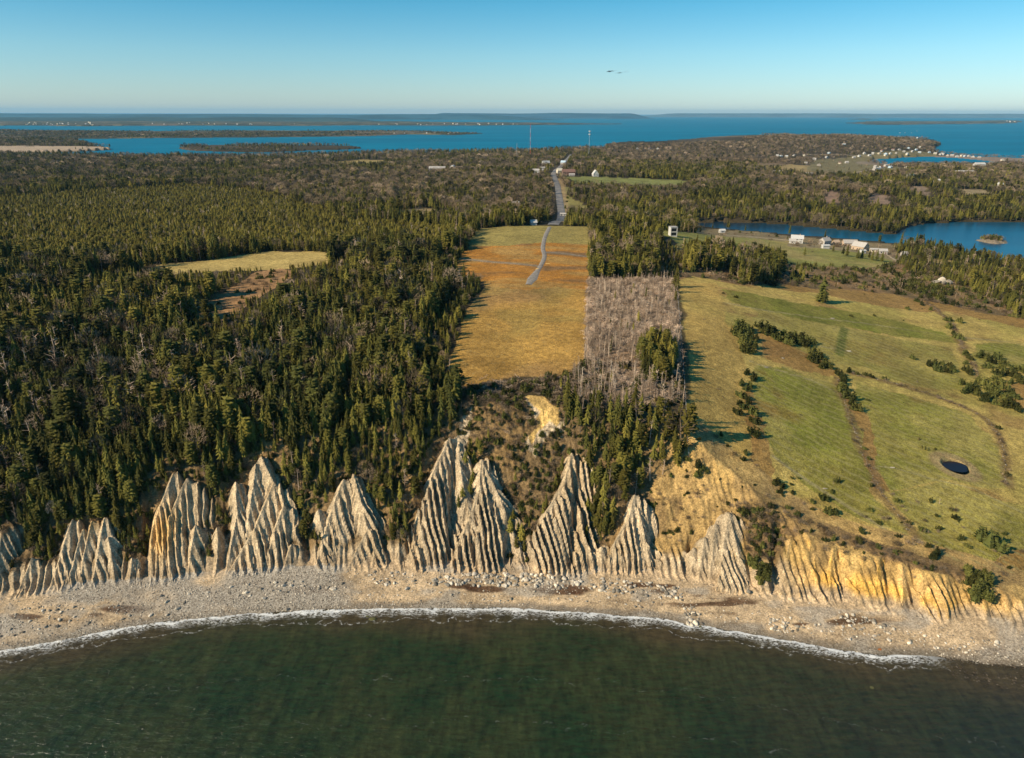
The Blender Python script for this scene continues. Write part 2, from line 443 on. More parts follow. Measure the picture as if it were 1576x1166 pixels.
def grid_mesh(name, X, Y, Z, smooth=True, keep=None):
    nr, nc = X.shape
    me = bpy.data.meshes.new(name)
    co = np.stack([X, Y, Z], -1).reshape(-1, 3).astype(np.float32)
    i = np.arange(nr * nc).reshape(nr, nc)
    q = np.stack([i[:-1, :-1], i[:-1, 1:], i[1:, 1:], i[1:, :-1]], -1).reshape(-1, 4)
    if keep is not None:
        q = q[keep.reshape(-1)]
    me.vertices.add(len(co)); me.vertices.foreach_set('co', co.ravel())
    me.loops.add(q.size); me.loops.foreach_set('vertex_index', q.ravel().astype(np.int32))
    me.polygons.add(len(q)); me.polygons.foreach_set('loop_start', np.arange(0, q.size, 4, dtype=np.int32))
    me.polygons.foreach_set('use_smooth', np.full(len(q), smooth))
    me.update(calc_edges=True)
    return me
def attr(me, name, data, typ='FLOAT_COLOR'):
    a = me.attributes.new(name, typ, 'POINT')
    if typ == 'FLOAT_COLOR':
        d = np.ones((len(data), 4), np.float32); d[:, :data.shape[1]] = data
        a.data.foreach_set('color', d.ravel())
    else:
        a.data.foreach_set('value', np.asarray(data, np.float32 if typ == 'FLOAT' else np.int32).ravel())

class NT:
    """short hand for node materials"""
    def __init__(s, name, rough=0.9, spec=0.2):
        s.m = bpy.data.materials.new(name); s.m.use_nodes = True
        s.t = s.m.node_tree; s.b = s.t.nodes['Principled BSDF']
        s.b.inputs['Roughness'].default_value = rough
        s.b.inputs['Specular IOR Level'].default_value = spec
    def n(s, typ, **kw):
        nd = s.t.nodes.new(typ)
        for k, v in kw.items():
            setattr(nd, k, v)
        return nd
    def l(s, a, b):
        s.t.links.new(a, b)
    def val(s, x, sock):
        if hasattr(x, 'is_output') or isinstance(x, bpy.types.NodeSocket):
            s.l(x, sock)
        else:
            sock.default_value = x
    def coord(s):
        if not hasattr(s, '_c'):
            s._c = s.n('ShaderNodeTexCoord').outputs['Object']
        return s._c
    def noise(s, scale, detail=4, rough=0.6, vec=None, stretch=None, dist=0.0):
        v = vec or s.coord()
        if stretch:
            mp = s.n('ShaderNodeMapping'); mp.inputs['Scale'].default_value = stretch
            s.l(v, mp.inputs['Vector']); v = mp.outputs[0]
        nd = s.n('ShaderNodeTexNoise')
        nd.inputs['Scale'].default_value = scale; nd.inputs['Detail'].default_value = detail
        nd.inputs['Roughness'].default_value = rough; nd.inputs['Distortion'].default_value = dist
        s.l(v, nd.inputs['Vector'])
        return nd.outputs['Fac']
    def ramp(s, f, a, b, lo=0.0, hi=1.0):
        nd = s.n('ShaderNodeMapRange'); nd.interpolation_type = 'SMOOTHSTEP'
        s.val(f, nd.inputs['Value'])
        nd.inputs['From Min'].default_value = a; nd.inputs['From Max'].default_value = b
        nd.inputs['To Min'].default_value = lo; nd.inputs['To Max'].default_value = hi
        return nd.outputs[0]
    def math(s, op, a, b=0.0):
        nd = s.n('ShaderNodeMath', operation=op)
        s.val(a, nd.inputs[0]); s.val(b, nd.inputs[1])
        return nd.outputs[0]
    def mix(s, f, a, b, typ='MIX'):
        nd = s.n('ShaderNodeMix', data_type='RGBA', blend_type=typ)
        s.val(f, nd.inputs['Factor'])
        for x, k in ((a, 'A'), (b, 'B')):
            so = [q for q in nd.inputs if q.name == k and q.type == 'RGBA'][0]
            if isinstance(x, tuple) and len(x) == 3: x = x + (1.0,)
            s.val(x, so)
        return [q for q in nd.outputs if q.type == 'RGBA'][0]
    def scale_col(s, c, f):
        nd = s.n('ShaderNodeVectorMath', operation='SCALE')
        s.val(c if not isinstance(c, tuple) else c[:3], nd.inputs[0]); s.val(f, nd.inputs['Scale'])
        return nd.outputs[0]
    def attr(s, name):
        nd = s.n('ShaderNodeAttribute'); nd.attribute_name = name
        return nd
    def bump(s, h, strength=0.5, dist=0.1):
        nd = s.n('ShaderNodeBump'); nd.inputs['Strength'].default_value = strength
        nd.inputs['Distance'].default_value = dist
        s.l(h, nd.inputs['Height'])
        if s.b.inputs['Normal'].is_linked:
            s.l(s.b.inputs['Normal'].links[0].from_socket, nd.inputs['Normal'])
        s.l(nd.outputs[0], s.b.inputs['Normal'])
    def out(s, c):
        s.val(c if not (isinstance(c, tuple) and len(c) == 3) else c + (1.0,), s.b.inputs['Base Color'])
        return s.m

# ---------------------------------------------------------------- land cover map (outlines of fields, clearings, woods)
FIELD_OUT = [(697, 592), (690, 560), (705, 520), (716, 480), (742, 442), (726, 425), (700, 412), (712, 392), (735, 352), (780, 347.8), (843, 347.2), (905, 347.5), (909, 380), (906, 430), (903, 500), (896, 562), (860, 578), (800, 578), (745, 598)]
RIGHT_OPEN = [(1040, 432), (1062, 424), (1110, 432), (1140, 438), (1200, 439), (1290, 444), (1370, 452), (1450, 468), (1500, 478), (1576, 492), (1700, 505), (1800, 960), (1700, 940), (1576, 912), (1480, 884), (1400, 864), (1300, 834), (1250, 814), (1200, 794), (1140, 730), (1066, 705), (1056, 600), (1046, 500)]
def P(*a): return apoly(list(a))
CLOVER = {}
def zone(name, *px): CLOVER[name] = apoly(list(px))
zone('field', *FIELD_OUT)
zone('field_top', (700, 385), (725, 378), (790, 377), (840, 372), (912, 378), (912, 340.5), (725, 340.5), (715, 360))
zone('field_rust', (690, 425), (740, 440), (805, 446), (860, 440), (910, 447), (912, 376), (840, 371), (790, 376), (725, 377), (700, 388))
zone('field_gold', (690, 600), (690, 545), (760, 548), (800, 560), (770, 590))
zone('right_open', *RIGHT_OPEN)
zone('up_right', (910, 346), (975, 350), (1030, 355), (1100, 361), (1150, 364), (1205, 369), (1230, 372), (1320, 382), (1382, 398), (1370, 408), (1330, 414), (1240, 408), (1150, 396), (1090, 385), (1036, 386), (1036, 366), (912, 358))
zone('scrub_r', (1040, 388), (1090, 385), (1150, 396), (1240, 407), (1330, 414), (1382, 402), (1440, 412), (1520, 425), (1640, 450), (1700, 505), (1576, 492), (1500, 478), (1450, 468), (1370, 452), (1290, 444), (1200, 439), (1140, 438), (1110, 432), (1062, 424), (1040, 432))
zone('lane', (1375, 388), (1430, 396), (1480, 403), (1576, 415), (1660, 424), (1660, 436), (1576, 424), (1480, 411), (1420, 402))
zone('yard', (1215, 368), (1300, 372), (1340, 376), (1380, 388), (1400, 400), (1380, 402), (1330, 390), (1270, 382), (1215, 380))
zone('g1', (1108, 442), (1180, 456), (1260, 470), (1350, 484), (1455, 508), (1474, 524), (1380, 515), (1330, 506), (1250, 492), (1160, 474), (1115, 462))
zone('g1b', (1150, 470), (1330, 508), (1470, 535), (1480, 600), (1400, 590), (1330, 560), (1240, 545), (1170, 500))
zone('g2', (1163, 562), (1215, 566), (1290, 590), (1305, 640), (1322, 690), (1352, 755), (1395, 828), (1340, 810), (1262, 765), (1190, 700), (1163, 650))
zone('g2d', (1172, 565), (1280, 590), (1298, 640), (1306, 680), (1260, 690), (1200, 660), (1168, 620))
zone('g3', (1308, 582), (1430, 618), (1500, 645), (1536, 690), (1548, 740), (1520, 756), (1450, 742), (1372, 752), (1340, 700))
zone('g4', (1372, 754), (1450, 746), (1540, 772), (1700, 800), (1700, 900), (1576, 880), (1480, 868), (1410, 838))
zone('g5', (1484, 524), (1576, 528), (1700, 540), (1700, 570), (1500, 566))
zone('g6', (1050, 384), (1100, 380), (1100, 370), (1160, 378), (1160, 392), (1100, 392))
zone('r1', (1160, 503), (1205, 522), (1262, 545), (1280, 575), (1225, 566), (1170, 545))
zone('r2', (1150, 436), (1260, 452), (1400, 476), (1470, 482), (1576, 505), (1700, 515), (1700, 490), (1576, 480), (1450, 462), (1370, 450), (1270, 440))
zone('r3', (1160, 590), (1175, 620), (1182, 700), (1200, 740), (1160, 720), (1150, 650), (1150, 600))
zone('r4', (1300, 600), (1325, 640), (1340, 700), (1372, 755), (1350, 750), (1322, 690), (1305, 640), (1288, 600))
zone('r5', (1540, 600), (1576, 590), (1700, 600), (1700, 650), (1576, 640))
zone('r6', (1520, 870), (1545, 845), (1700, 850), (1700, 930), (1576, 905))
zone('m1', (862, 272), (900, 271), (1000, 274.5), (1056, 277), (1050, 285), (950, 284.5), (880, 283))
zone('m2', (866, 300), (880, 303), (915, 322), (918, 333), (880, 336), (866, 332))
zone('m2b', (862, 285), (885, 290), (880, 300), (864, 298))
zone('m3', (1160, 250), (1240, 254), (1310, 262), (1312, 269), (1240, 267.5), (1165, 258))
zone('m4a', (1260, 312), (1273, 294), (1293, 294), (1291, 310), (1275, 319))
zone('m4b', (1328, 311), (1344, 296), (1364, 300), (1376, 317), (1350, 314))
zone('m4c', (1394, 288), (1420, 285), (1433, 301), (1405, 303))
zone('m5', (510, 249), (555, 245.5), (602, 246), (592, 251.5), (530, 254))
zone('m6', (614, 324), (650, 319), (700, 324), (706, 331), (660, 334), (625, 331))
zone('m7', (1120, 246), (1160, 244), (1230, 250), (1200, 256), (1150, 252))
zone('m8', (1455, 296), (1480, 291), (1512, 291), (1520, 297), (1480, 301))
zone('village', (1240, 262), (1250, 246), (1330, 236), (1400, 231), (1440, 236), (1445, 241), (1380, 243), (1330, 250), (1400, 258), (1390, 266), (1310, 270))
zone('strand', (1425, 239), (1500, 241), (1600, 244), (1600, 252), (1520, 250), (1450, 246))
zone('shore_r', (1058, 356), (1075, 350), (1100, 352), (1160, 356), (1205, 362), (1250, 366), (1330, 371), (1385, 378), (1382, 392), (1300, 377), (1215, 372), (1150, 366), (1100, 362))
zone('low_front', (150, 420), (240, 420), (340, 420), (430, 416), (540, 405), (540, 432), (430, 452), (300, 452), (150, 446))
zone('low_front2', (285, 492), (335, 502), (430, 440), (470, 420), (490, 445), (430, 485), (350, 540), (285, 525))
zone('scarp', (800, 606), (835, 602), (850, 622), (864, 652), (860, 664), (846, 656), (828, 672), (814, 696), (808, 676), (828, 645), (815, 625))
zone('scarp2', (708, 640), (722, 628), (724, 668), (712, 690), (705, 730), (712, 760), (698, 768), (694, 720), (700, 680))
zone('gold_strip', (1044, 436), (1105, 436), (1118, 500), (1150, 560), (1160, 620), (1166, 700), (1120, 720), (1066, 700), (1056, 600), (1048, 500))
zone('rim_r', (1180, 760), (1250, 803), (1330, 830), (1420, 860), (1520, 882), (1520, 900), (1420, 877), (1330, 848), (1250, 828), (1190, 800))
zone('gully_r', (1135, 770), (1205, 795), (1208, 880), (1165, 905), (1150, 850), (1130, 800))
zone('c1', (214, 415), (262, 406), (330, 399), (372, 392), (420, 386), (512, 388), (506, 405), (430, 414), (340, 418), (262, 421))
zone('c2', (298, 492), (318, 462), (360, 440), (395, 418), (430, 412), (452, 418), (425, 440), (380, 470), (332, 500))
zone('c3', (-200, 400), (0, 399), (46, 394), (44, 408), (10, 424), (-200, 440))
zone('c4', (170, 432), (230, 422), (250, 428), (190, 442))
zone('brush', (905, 430), (1040, 430), (1046, 520), (1050, 620), (980, 640), (900, 640), (862, 600), (898, 560))
zone('brush_low', (700, 600), (745, 590), (862, 578), (900, 560), (900, 640), (870, 625), (800, 600), (740, 620), (705, 640))
zone('slope_scrub', (700, 640), (740, 610), (800, 600), (866, 618), (872, 690), (846, 760), (812, 870), (780, 870), (790, 790), (745, 700), (722, 680), (700, 700), (690, 760), (640, 860), (620, 860), (640, 760), (660, 700))
zone('yellow_bank', (1000, 735), (1060, 700), (1110, 735), (1180, 780), (1200, 860), (1150, 850), (1120, 790), (1065, 835), (1010, 840), (985, 780))
zone('ygreen', (-300, 310), (0, 303), (150, 292), (280, 284), (380, 290), (440, 302), (520, 330), (600, 372), (505, 384), (380, 384), (300, 392), (200, 402), (100, 402), (0, 392), (-300, 400))
zone('ygreen2', (350, 340), (460, 340), (560, 360), (680, 385), (735, 352), (700, 350), (560, 340))
zone('block', (500, 395), (560, 375), (640, 372), (720, 370), (735, 350), (715, 392), (690, 415), (600, 412), (510, 412))
zone('grass_tip', (-20, 0), (-19, 0), (-18, 1)) if False else None
POND = at([(1470, 716)])[0]

WEED = [tuple(at_z([(u, v)], 1.2)[0]) + (r,) for u, v, r in ((715, 903, 6), (745, 907, 7), (868, 908, 9), (500, 906, 6), (985, 903, 5), (1025, 905, 4), (470, 911, 4), (190, 937, 7), (40, 950, 6), (1232, 960, 3))]
PATHS = {}   # trodden tracks and lanes drawn into the turf: (points, half width m, strength)
def inz(n, x, y): return inpoly(x, y, CLOVER[n])

def lerp(c, k, col):
    return c * (1 - k[:, None]) + np.array(col)[None] * k[:, None]
TRACKS = [  # trodden paths across the fields
    ([(869, 341), (869, 326), (866, 305), (863, 285), (858, 275)], 6.0, (0.34, 0.235, 0.115)),
    ([(1115, 466), (1180, 478), (1260, 489), (1350, 500), (1460, 516), (1576, 529), (1700, 540)], 0.7, (0.33, 0.27, 0.13)),
    ([(1155, 556), (1200, 570), (1250, 585), (1290, 605)], 0.6, (0.33, 0.27, 0.13)),
    ([(1236, 522), (1262, 532), (1310, 541)], 0.5, (0.32, 0.26, 0.12)),
    ([(1110, 362), (1150, 364), (1200, 368), (1230, 371)], 1.3, (0.34, 0.27, 0.17)),
    ([(1352, 717), (1380, 721), (1440, 738), (1500, 752), (1550, 778), (1600, 800)], 0.35, (0.32, 0.27, 0.12)),
    ([(1190, 702), (1230, 730), (1290, 770), (1340, 800), (1380, 826)], 0.6, (0.27, 0.22, 0.11)),
    ([(712, 398), (760, 403), (810, 407), (828, 409)], 2.2, (0.27, 0.23, 0.17)),
    ([(842, 388), (870, 390), (900, 394)], 2.4, (0.24, 0.20, 0.15)),
    ([(1300, 505), (1296, 520), (1292, 545)], 2.0, (0.10, 0.12, 0.02)),
]
TRW = [(apoly(t[0]), t[1], t[2]) for t in TRACKS]
WALLS_PX = [[(1290, 582), (1306, 640), (1328, 695), (1350, 748), (1382, 792), (1414, 838)],
            [(1418, 462), (1440, 474), (1466, 500), (1480, 530), (1500, 560), (1512, 590)],
            [(1310, 575), (1370, 588), (1430, 605), (1480, 625), (1520, 645), (1540, 672), (1548, 710), (1546, 745)]]
WALLW = [apoly(w) for w in WALLS_PX]
FENCE_SHADE = apoly([(1058, 620), (1054, 560), (1048, 500), (1042, 440)])  # dark shadow line along the fence, painted into the ground colour

def cover(x, y, z, bare):
    n = len(x)
    c = np.tile(np.array([0.052, 0.040, 0.020]), (n, 1))             # forest floor
    f1, f2, f3 = fbm(x, y, 60, 101, 4), fbm(x, y, 14, 102, 4), fbm(x, y, 260, 103, 3)
    c *= (1 + 0.35 * f2)[:, None]
    c = lerp(c, sstep(-.1, .5, f1) * 0.6, (0.085, 0.062, 0.032))
    w = np.clip(y / 500, .3, 3)
    jx = x + 5.5 * w * fbm(x, y, 16, 104, 4); jy = y + 7 * w * fbm(x, y, 20, 105, 3)
    Z = lambda nm: inpoly(jx, jy, CLOVER[nm]).astype(float)
    S = lambda nm: inpoly(jx + 5 * f2, jy + 8 * f1, CLOVER[nm]).astype(float)
    field = np.zeros(n); furrow = np.zeros(n)
    # far woods
    k = (y > 1500).astype(float)
    c = lerp(c, k * sstep(-.2, .5, f3) * .7, (0.10, 0.078, 0.055))
    c = lerp(c, Z('ygreen') * .8, (0.085, 0.075, 0.022))
    # central field
    a = Z('field'); field += a
    c = lerp(c, a, (0.42, 0.240, 0.058))
    c = lerp(c, a * sstep(0, .5, f1) * .6, (0.30, 0.175, 0.075))
    c = lerp(c, a * sstep(.1, .5, fbm(x, y, 25, 111, 3)) * .35, (0.24, 0.20, 0.06))
    b = Z('field_rust') * a
    c = lerp(c, b, (0.42, 0.185, 0.033))
    st = fbm(x, y * 3.0, 45, 106, 4)
    c = lerp(c, b * sstep(.0, .35, st) * .85, (0.19, 0.115, 0.055))
    c = lerp(c, b * sstep(.05, .35, -st) * .7, (0.36, 0.23, 0.075))
    c = lerp(c, Z('field_gold') * a * .8, (0.34, 0.19, 0.045))
    c = lerp(c, Z('field_top') * a, (0.30, 0.235, 0.072))
    # right fields
    a = Z('right_open'); field += a
    c = lerp(c, a, (0.47, 0.335, 0.095))
    c = lerp(c, a * sstep(-.1, .35, fbm(x, y, 38, 109, 5)) * .5, (0.25, 0.225, 0.048)); c = lerp(c, a * sstep(.15, .4, fbm(x, y, 24, 110, 4)) * .6, (0.27, 0.15, 0.055))
    c = lerp(c, Z('gold_strip') * a * (.55 + .45 * sstep(-.3, .2, f1)), (0.46, 0.30, 0.085))
    g = np.array([0.205, 0.208, 0.030])
    for nm, k in (('g1', .95), ('g1b', .55), ('g2', .8), ('g2d', .6), ('g3', .85), ('g4', .75), ('g5', .9)):
        q = S(nm) * a
        c = lerp(c, q * k * (0.72 + 0.28 * sstep(-.5, .3, f2)), g * (0.85 + .1 * (nm in ('g2d', 'g3'))))
        furrow = np.maximum(furrow, q * (nm != 'g1'))
    c = lerp(c, a * furrow * sstep(-.05, .35, fbm(x, y, 30, 107, 5)) * .8, (0.38, 0.30, 0.08))
    c = lerp(c, a * furrow * sstep(.25, .6, fbm(x, y, 18, 108, 4)) * .6, (0.20, 0.10, 0.03))
    for nm in ('r1', 'r2', 'r3', 'r4', 'r5', 'r6'):
        c = lerp(c, S(nm) * a * .8, (0.29, 0.155, 0.05))
    # upper right grass, scrub, lane, yard
    a = Z('scrub_r'); c = lerp(c, a, (0.26, 0.16, 0.07)); c = lerp(c, a * sstep(0, .3, f2) * .8, (0.14, 0.10, 0.05)); c = lerp(c, a * sstep(.1, .4, f1) * .6, (0.34, 0.19, 0.08)); field += a
    a = Z('up_right'); field += a
    c = lerp(c, a, (0.24, 0.225, 0.055)); c = lerp(c, a * sstep(-.1, .4, f1), (0.34, 0.265, 0.09)); c = lerp(c, S('g6') * .9, (0.15, 0.17, 0.03))
    c = lerp(c, Z('lane'), (0.33, 0.23, 0.085)); c = lerp(c, Z('yard') * .8, (0.27, 0.20, 0.12))
    for nm, col in (('m1', (0.21, 0.215, 0.065)), ('m2', (0.26, 0.22, 0.07)), ('m2b', (0.22, 0.2, 0.07)), ('m3', (0.33, 0.235, 0.10)), ('m4a', (0.25, 0.16, 0.11)), ('m4b', (0.25, 0.17, 0.12)), ('m4c', (0.24, 0.17, 0.12)),
                    ('m5', (0.31, 0.23, 0.085)), ('m6', (0.34, 0.24, 0.11)), ('m7', (0.2, 0.14, 0.085)), ('m8', (0.3, 0.23, 0.13)), ('village', (0.19, 0.155, 0.075)), ('strand', (0.24, 0.17, 0.13)),
                    ('c1', (0.47, 0.34, 0.115)), ('c2', (0.34, 0.19, 0.085)), ('c3', (0.3, 0.22, 0.11)), ('c4', (0.24, 0.15, 0.08))):
        a = Z(nm); field += a
        c = lerp(c, a, col); c = lerp(c, a * sstep(.1, .5, f2) * .4, tuple(np.array(col) * .65))
    a = Z('brush'); c = lerp(c, a, (0.27, 0.195, 0.13)); c = lerp(c, a * sstep(0, .5, f2) * .7, (0.33, 0.20, 0.10)); c = lerp(c, a * sstep(.1, .5, -f2) * .5, (0.14, 0.11, 0.07))
    a = Z('brush_low'); c = lerp(c, a, (0.11, 0.085, 0.06))
    c = lerp(c, Z('shore_r') * .85, (0.25, 0.185, 0.095))
    # tracks and the foot of the stone walls
    for pts, hw, col in TRW:
        if len(pts):
            d = seg_dist(x, y, pts)
            c = lerp(c, (1 - sstep(hw * .6, hw * 1.6, d)) * .85, col)
    for pts in WALLW:
        d = seg_dist(jx, jy, pts)
        c = lerp(c, (1 - sstep(.6, 3.2, d)) * .75, (0.19, 0.115, 0.05))
    c = lerp(c, (1 - sstep(.8, 2.4, seg_dist(jx, jy, FENCE_SHADE))) * .85, (0.07, 0.05, 0.03))
    # pond margin
    d = np.hypot((x - POND[0]) / 1.0, (y - POND[1]) / 1.05) + .8 * f2
    c = lerp(c, (1 - sstep(7.5, 9.5, d)) * .95, (0.34, 0.24, 0.11)); c = lerp(c, 1 - sstep(3.8, 4.8, d), (0.09, 0.065, 0.04))
    # the bluff
    near = y < 330
    yb = y_base_s(x); t = y - yb
    f0 = 2.6 + SLOPE * t
    onface = near & (z < f0 + 3.5) & (t > -1) & (f0 - z < 13) & (t < 48)
    k = onface.astype(float) * (1 - sstep(1.0, 3.5, z - f0))
    east = sstep(45, 62, x)
    scr = np.array([0.19, 0.125, 0.060])
    c = lerp(c, k * (1 - a) * .95, scr)
    c = lerp(c, k * sstep(0, .5, f2) * .6, (0.27, 0.165, 0.065))
    lowt = (1 - sstep(16, 24, t))
    yel = k * east * (0.35 + 0.65 * sstep(-.35, .15, fbm(x, y, 8, 121, 3)))
    c = lerp(c, yel, (0.46, 0.295, 0.105))
    c = lerp(c, S('yellow_bank') * near, (0.38, 0.245, 0.095)); c = lerp(c, S('yellow_bank') * near * sstep(0, .35, fbm(x, y, 5, 124, 4)) * .7, (0.20, 0.13, 0.06))
    soil = np.tile(np.array([0.455, 0.350, 0.225]), (n, 1))
    soil = lerp(soil, sstep(.0, .6, fbm(x, y * .3, 11, 122, 3)) * .5, (0.45, 0.32, 0.175))
    e2 = sstep(80, 92, x) * (1 - .6 * sstep(138, 150, x))
    soil = lerp(soil, e2 * (0.55 + .4 * sstep(-.3, .3, fbm(x, y, 7, 123, 3))), (0.62, 0.35, 0.075))
    ob = np.exp(-(((x + 113) / 5) ** 2 + ((z - 13) / 6) ** 2)) + np.exp(-(((x + 135) / 3) ** 2 + ((z - 17) / 3) ** 2)) * .7
    soil = lerp(soil, np.clip(ob, 0, 1) * .9, (0.56, 0.33, 0.10))
    bb = np.clip(np.maximum(bare, np.maximum(S('scarp'), Z('scarp2')) * near * (z > 5)), 0, 1)
    soil = lerp(soil, Z('scarp') * .9, (0.55, 0.35, 0.11))
    c = lerp(c, bb, (0, 0, 0)) + soil * bb[:, None]
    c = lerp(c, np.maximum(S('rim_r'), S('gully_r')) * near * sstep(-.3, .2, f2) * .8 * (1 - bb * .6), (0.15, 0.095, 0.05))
    # foot of the bluff and beach
    yw = y_water(x)
    toe = near * (1 - sstep(3.8, 6.5, z + f2)) * sstep(-1, 0.5, t) * (t < 14)
    c = lerp(c, toe, (0.36, 0.265, 0.165))
    beach = near & (z < 3.4) & (y < yb + 2.0)
    kb = beach.astype(float)
    c = lerp(c, kb, (0.49, 0.355, 0.215))
    peb = sstep(-.25, .25, fbm(x, y * 1.6, 22, 131, 4) - .75 * sstep(-70, 0, x) + .15)
    peb = np.maximum(peb, sstep(.15, .5, fbm(x, y * 2, 10, 132, 3)) * .6)
    c = lerp(c, kb * peb, (0.36, 0.305, 0.24))
    weed = sstep(.28, .42, fbm(x, y * 4.0, 16, 133, 3)) * (1 - sstep(.6, 1.5, np.abs((y - yw) / np.maximum(yb - yw, 1) - .55) * 5))
    c = lerp(c, kb * weed * .9, (0.085, 0.045, 0.025))
    for (wx_, wy_, wr) in WEED:
        d = np.hypot((x - wx_) / (wr * 1.0), (y - wy_) / (wr * .22)) + .35 * f2
        c = lerp(c, kb * (1 - sstep(.7, 1.1, d)) * .9, (0.075, 0.035, 0.018))
    wet = kb * (1 - sstep(1.0, 3.2 + 1.5 * sstep(30, 80, x), y - yw + 1.2 * fbm(x, y, 5, 134, 3)))
    c = lerp(c, wet * .85, (0.115, 0.085, 0.055))
    c = lerp(c, (near & (z < 0)).astype(float), (0.07, 0.055, 0.03))
    # shores of lake, harbour and far lands
    fl = (y > 500) & (z < 2.2) & (z > -1)
    c = lerp(c, fl.astype(float) * .7, (0.26, 0.20, 0.15))
    v = (y > 3300) & (z > 0)
    c = lerp(c, v.astype(float), (0.05, 0.055, 0.035))
    c = lerp(c, v * sstep(.05, .35, f3) * .8, (0.17, 0.135, 0.095))
    c = lerp(c, v * sstep(.3, .5, fbm(x, y, 180, 141, 3)) * .8, (0.22, 0.18, 0.09))
    c = lerp(c, (inpoly(x, y, FAR_LANDS['spit'][0]) & (z > 0) & (y < np.interp(x, [-4000, -1500], [2900, 2900]) + 0 * x + 120 + 120 * f1)).astype(float) * .9, (0.46, 0.34, 0.23))
    masks = np.stack([np.clip(field, 0, 1) * (y < 1500), np.clip(furrow, 0, 1), np.clip(kb * peb + wet * .5, 0, 1), np.clip(bb, 0, 1)], 1)
    return np.clip(c, 0.003, 1), masks

# ---------------------------------------------------------------- the ground: one sheet from the sea bed to the horizon
ys = list(np.arange(118, 164, 2.0)) + list(np.arange(164, 243, 0.38))
while ys[-1] < 700: ys.append(ys[-1] * 1.005 if ys[-1] > 243 else ys[-1] + 0.6)
while ys[-1] < 60000: ys.append(ys[-1] * 1.013)
ys = np.array(ys)
bs = np.concatenate([np.linspace(-1.9, -0.86, 50, endpoint=False), np.linspace(-.86, .86, 1120), np.linspace(.86, 1.9, 51)[1:]])
BB, YY = np.meshgrid(bs, ys)
XX = BB * (0.935 * YY + 49.0)
ZZ, BARE = ground_z(XX, YY)
dpx = np.hypot(XX - POND[0], (YY - POND[1]) / 1.05)
ZZ = ZZ - 1.2 * (1 - sstep(3.6, 5.2, dpx)) 
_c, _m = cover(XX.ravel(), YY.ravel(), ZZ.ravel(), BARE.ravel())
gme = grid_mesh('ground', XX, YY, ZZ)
_fr = np.repeat(((ys[:-1] > 243) | (ys[:-1] < 166))[:, None], len(bs) - 1, 1)
gme.polygons.foreach_set('use_smooth', _fr.ravel())
attr(gme, 'cover', _c)
attr(gme, 'masks', _m)

g = NT('ground_cover', 0.95, 0.1)
cov = g.attr('cover'); msk = g.attr('masks')
sep = g.n('ShaderNodeSeparateColor'); g.l(msk.outputs['Color'], sep.inputs[0])
mf, mu, mp_ = sep.outputs[0], sep.outputs[1], sep.outputs[2]
mb = msk.outputs['Alpha']
big = g.noise(0.045, 5, .6); med = g.noise(0.35, 5, .65); fin = g.noise(1.9, 4, .7)
col = g.scale_col(cov.outputs['Color'], g.ramp(big, .25, .75, .78, 1.22))
col = g.scale_col(col, g.ramp(med, .3, .7, .72, 1.25))
col = g.scale_col(col, g.ramp(fin, .3, .7, .55, 1.42))
# mown swathes in the meadows
wv = g.n('ShaderNodeTexWave'); wv.wave_type = 'BANDS'; wv.bands_direction = 'DIAGONAL'
wv.inputs['Scale'].default_value = 0.10; wv.inputs['Distortion'].default_value = 9.0; wv.inputs['Detail'].default_value = 3; wv.inputs['Detail Scale'].default_value = .35
g.l(g.coord(), wv.inputs['Vector'])
sw = g.math('MULTIPLY', g.ramp(wv.outputs['Fac'], .55, .95), g.math('MULTIPLY', mu, g.ramp(g.noise(.5, 3), .35, .6)))
col = g.mix(g.math('MULTIPLY', sw, .55), col, (0.33, 0.28, 0.11))
# tufts
tf = g.ramp(g.noise(.9, 3, .7, stretch=(1, 1, .2)), .52, .66)
col = g.mix(g.math('MULTIPLY', g.math('MULTIPLY', tf, mf), .45), col, (0.10, 0.072, 0.03))
tf2 = g.ramp(g.noise(.55, 4, .75), .56, .68)
col = g.mix(g.math('MULTIPLY', g.math('MULTIPLY', tf2, mf), .35), col, (0.40, 0.32, 0.15))
# shingle
vo = g.n('ShaderNodeTexVoronoi'); vo.inputs['Scale'].default_value = 3.2; g.l(g.coord(), vo.inputs['Vector'])
vs = g.n('ShaderNodeSeparateColor'); g.l(vo.outputs['Color'], vs.inputs[0])
peb = g.mix(g.ramp(vs.outputs[0], .1, .95), (0.18, 0.15, 0.115), (0.50, 0.44, 0.355))
col = g.mix(g.math('MULTIPLY', mp_, .7), col, peb)
# streaks down the bare soil
stk = g.noise(1.6, 4, .6, stretch=(1.0, .12, .12))
col = g.mix(g.math('MULTIPLY', mb, .55), col, g.scale_col(col, g.ramp(stk, .3, .7, .62, 1.3)))
g.bump(g.noise(.8, 5, .7), .55, .6)
g.bump(fin, .5, .25)
ground = tag(link('ground', gme, g.out(col)), kind='structure')
del _c, _m

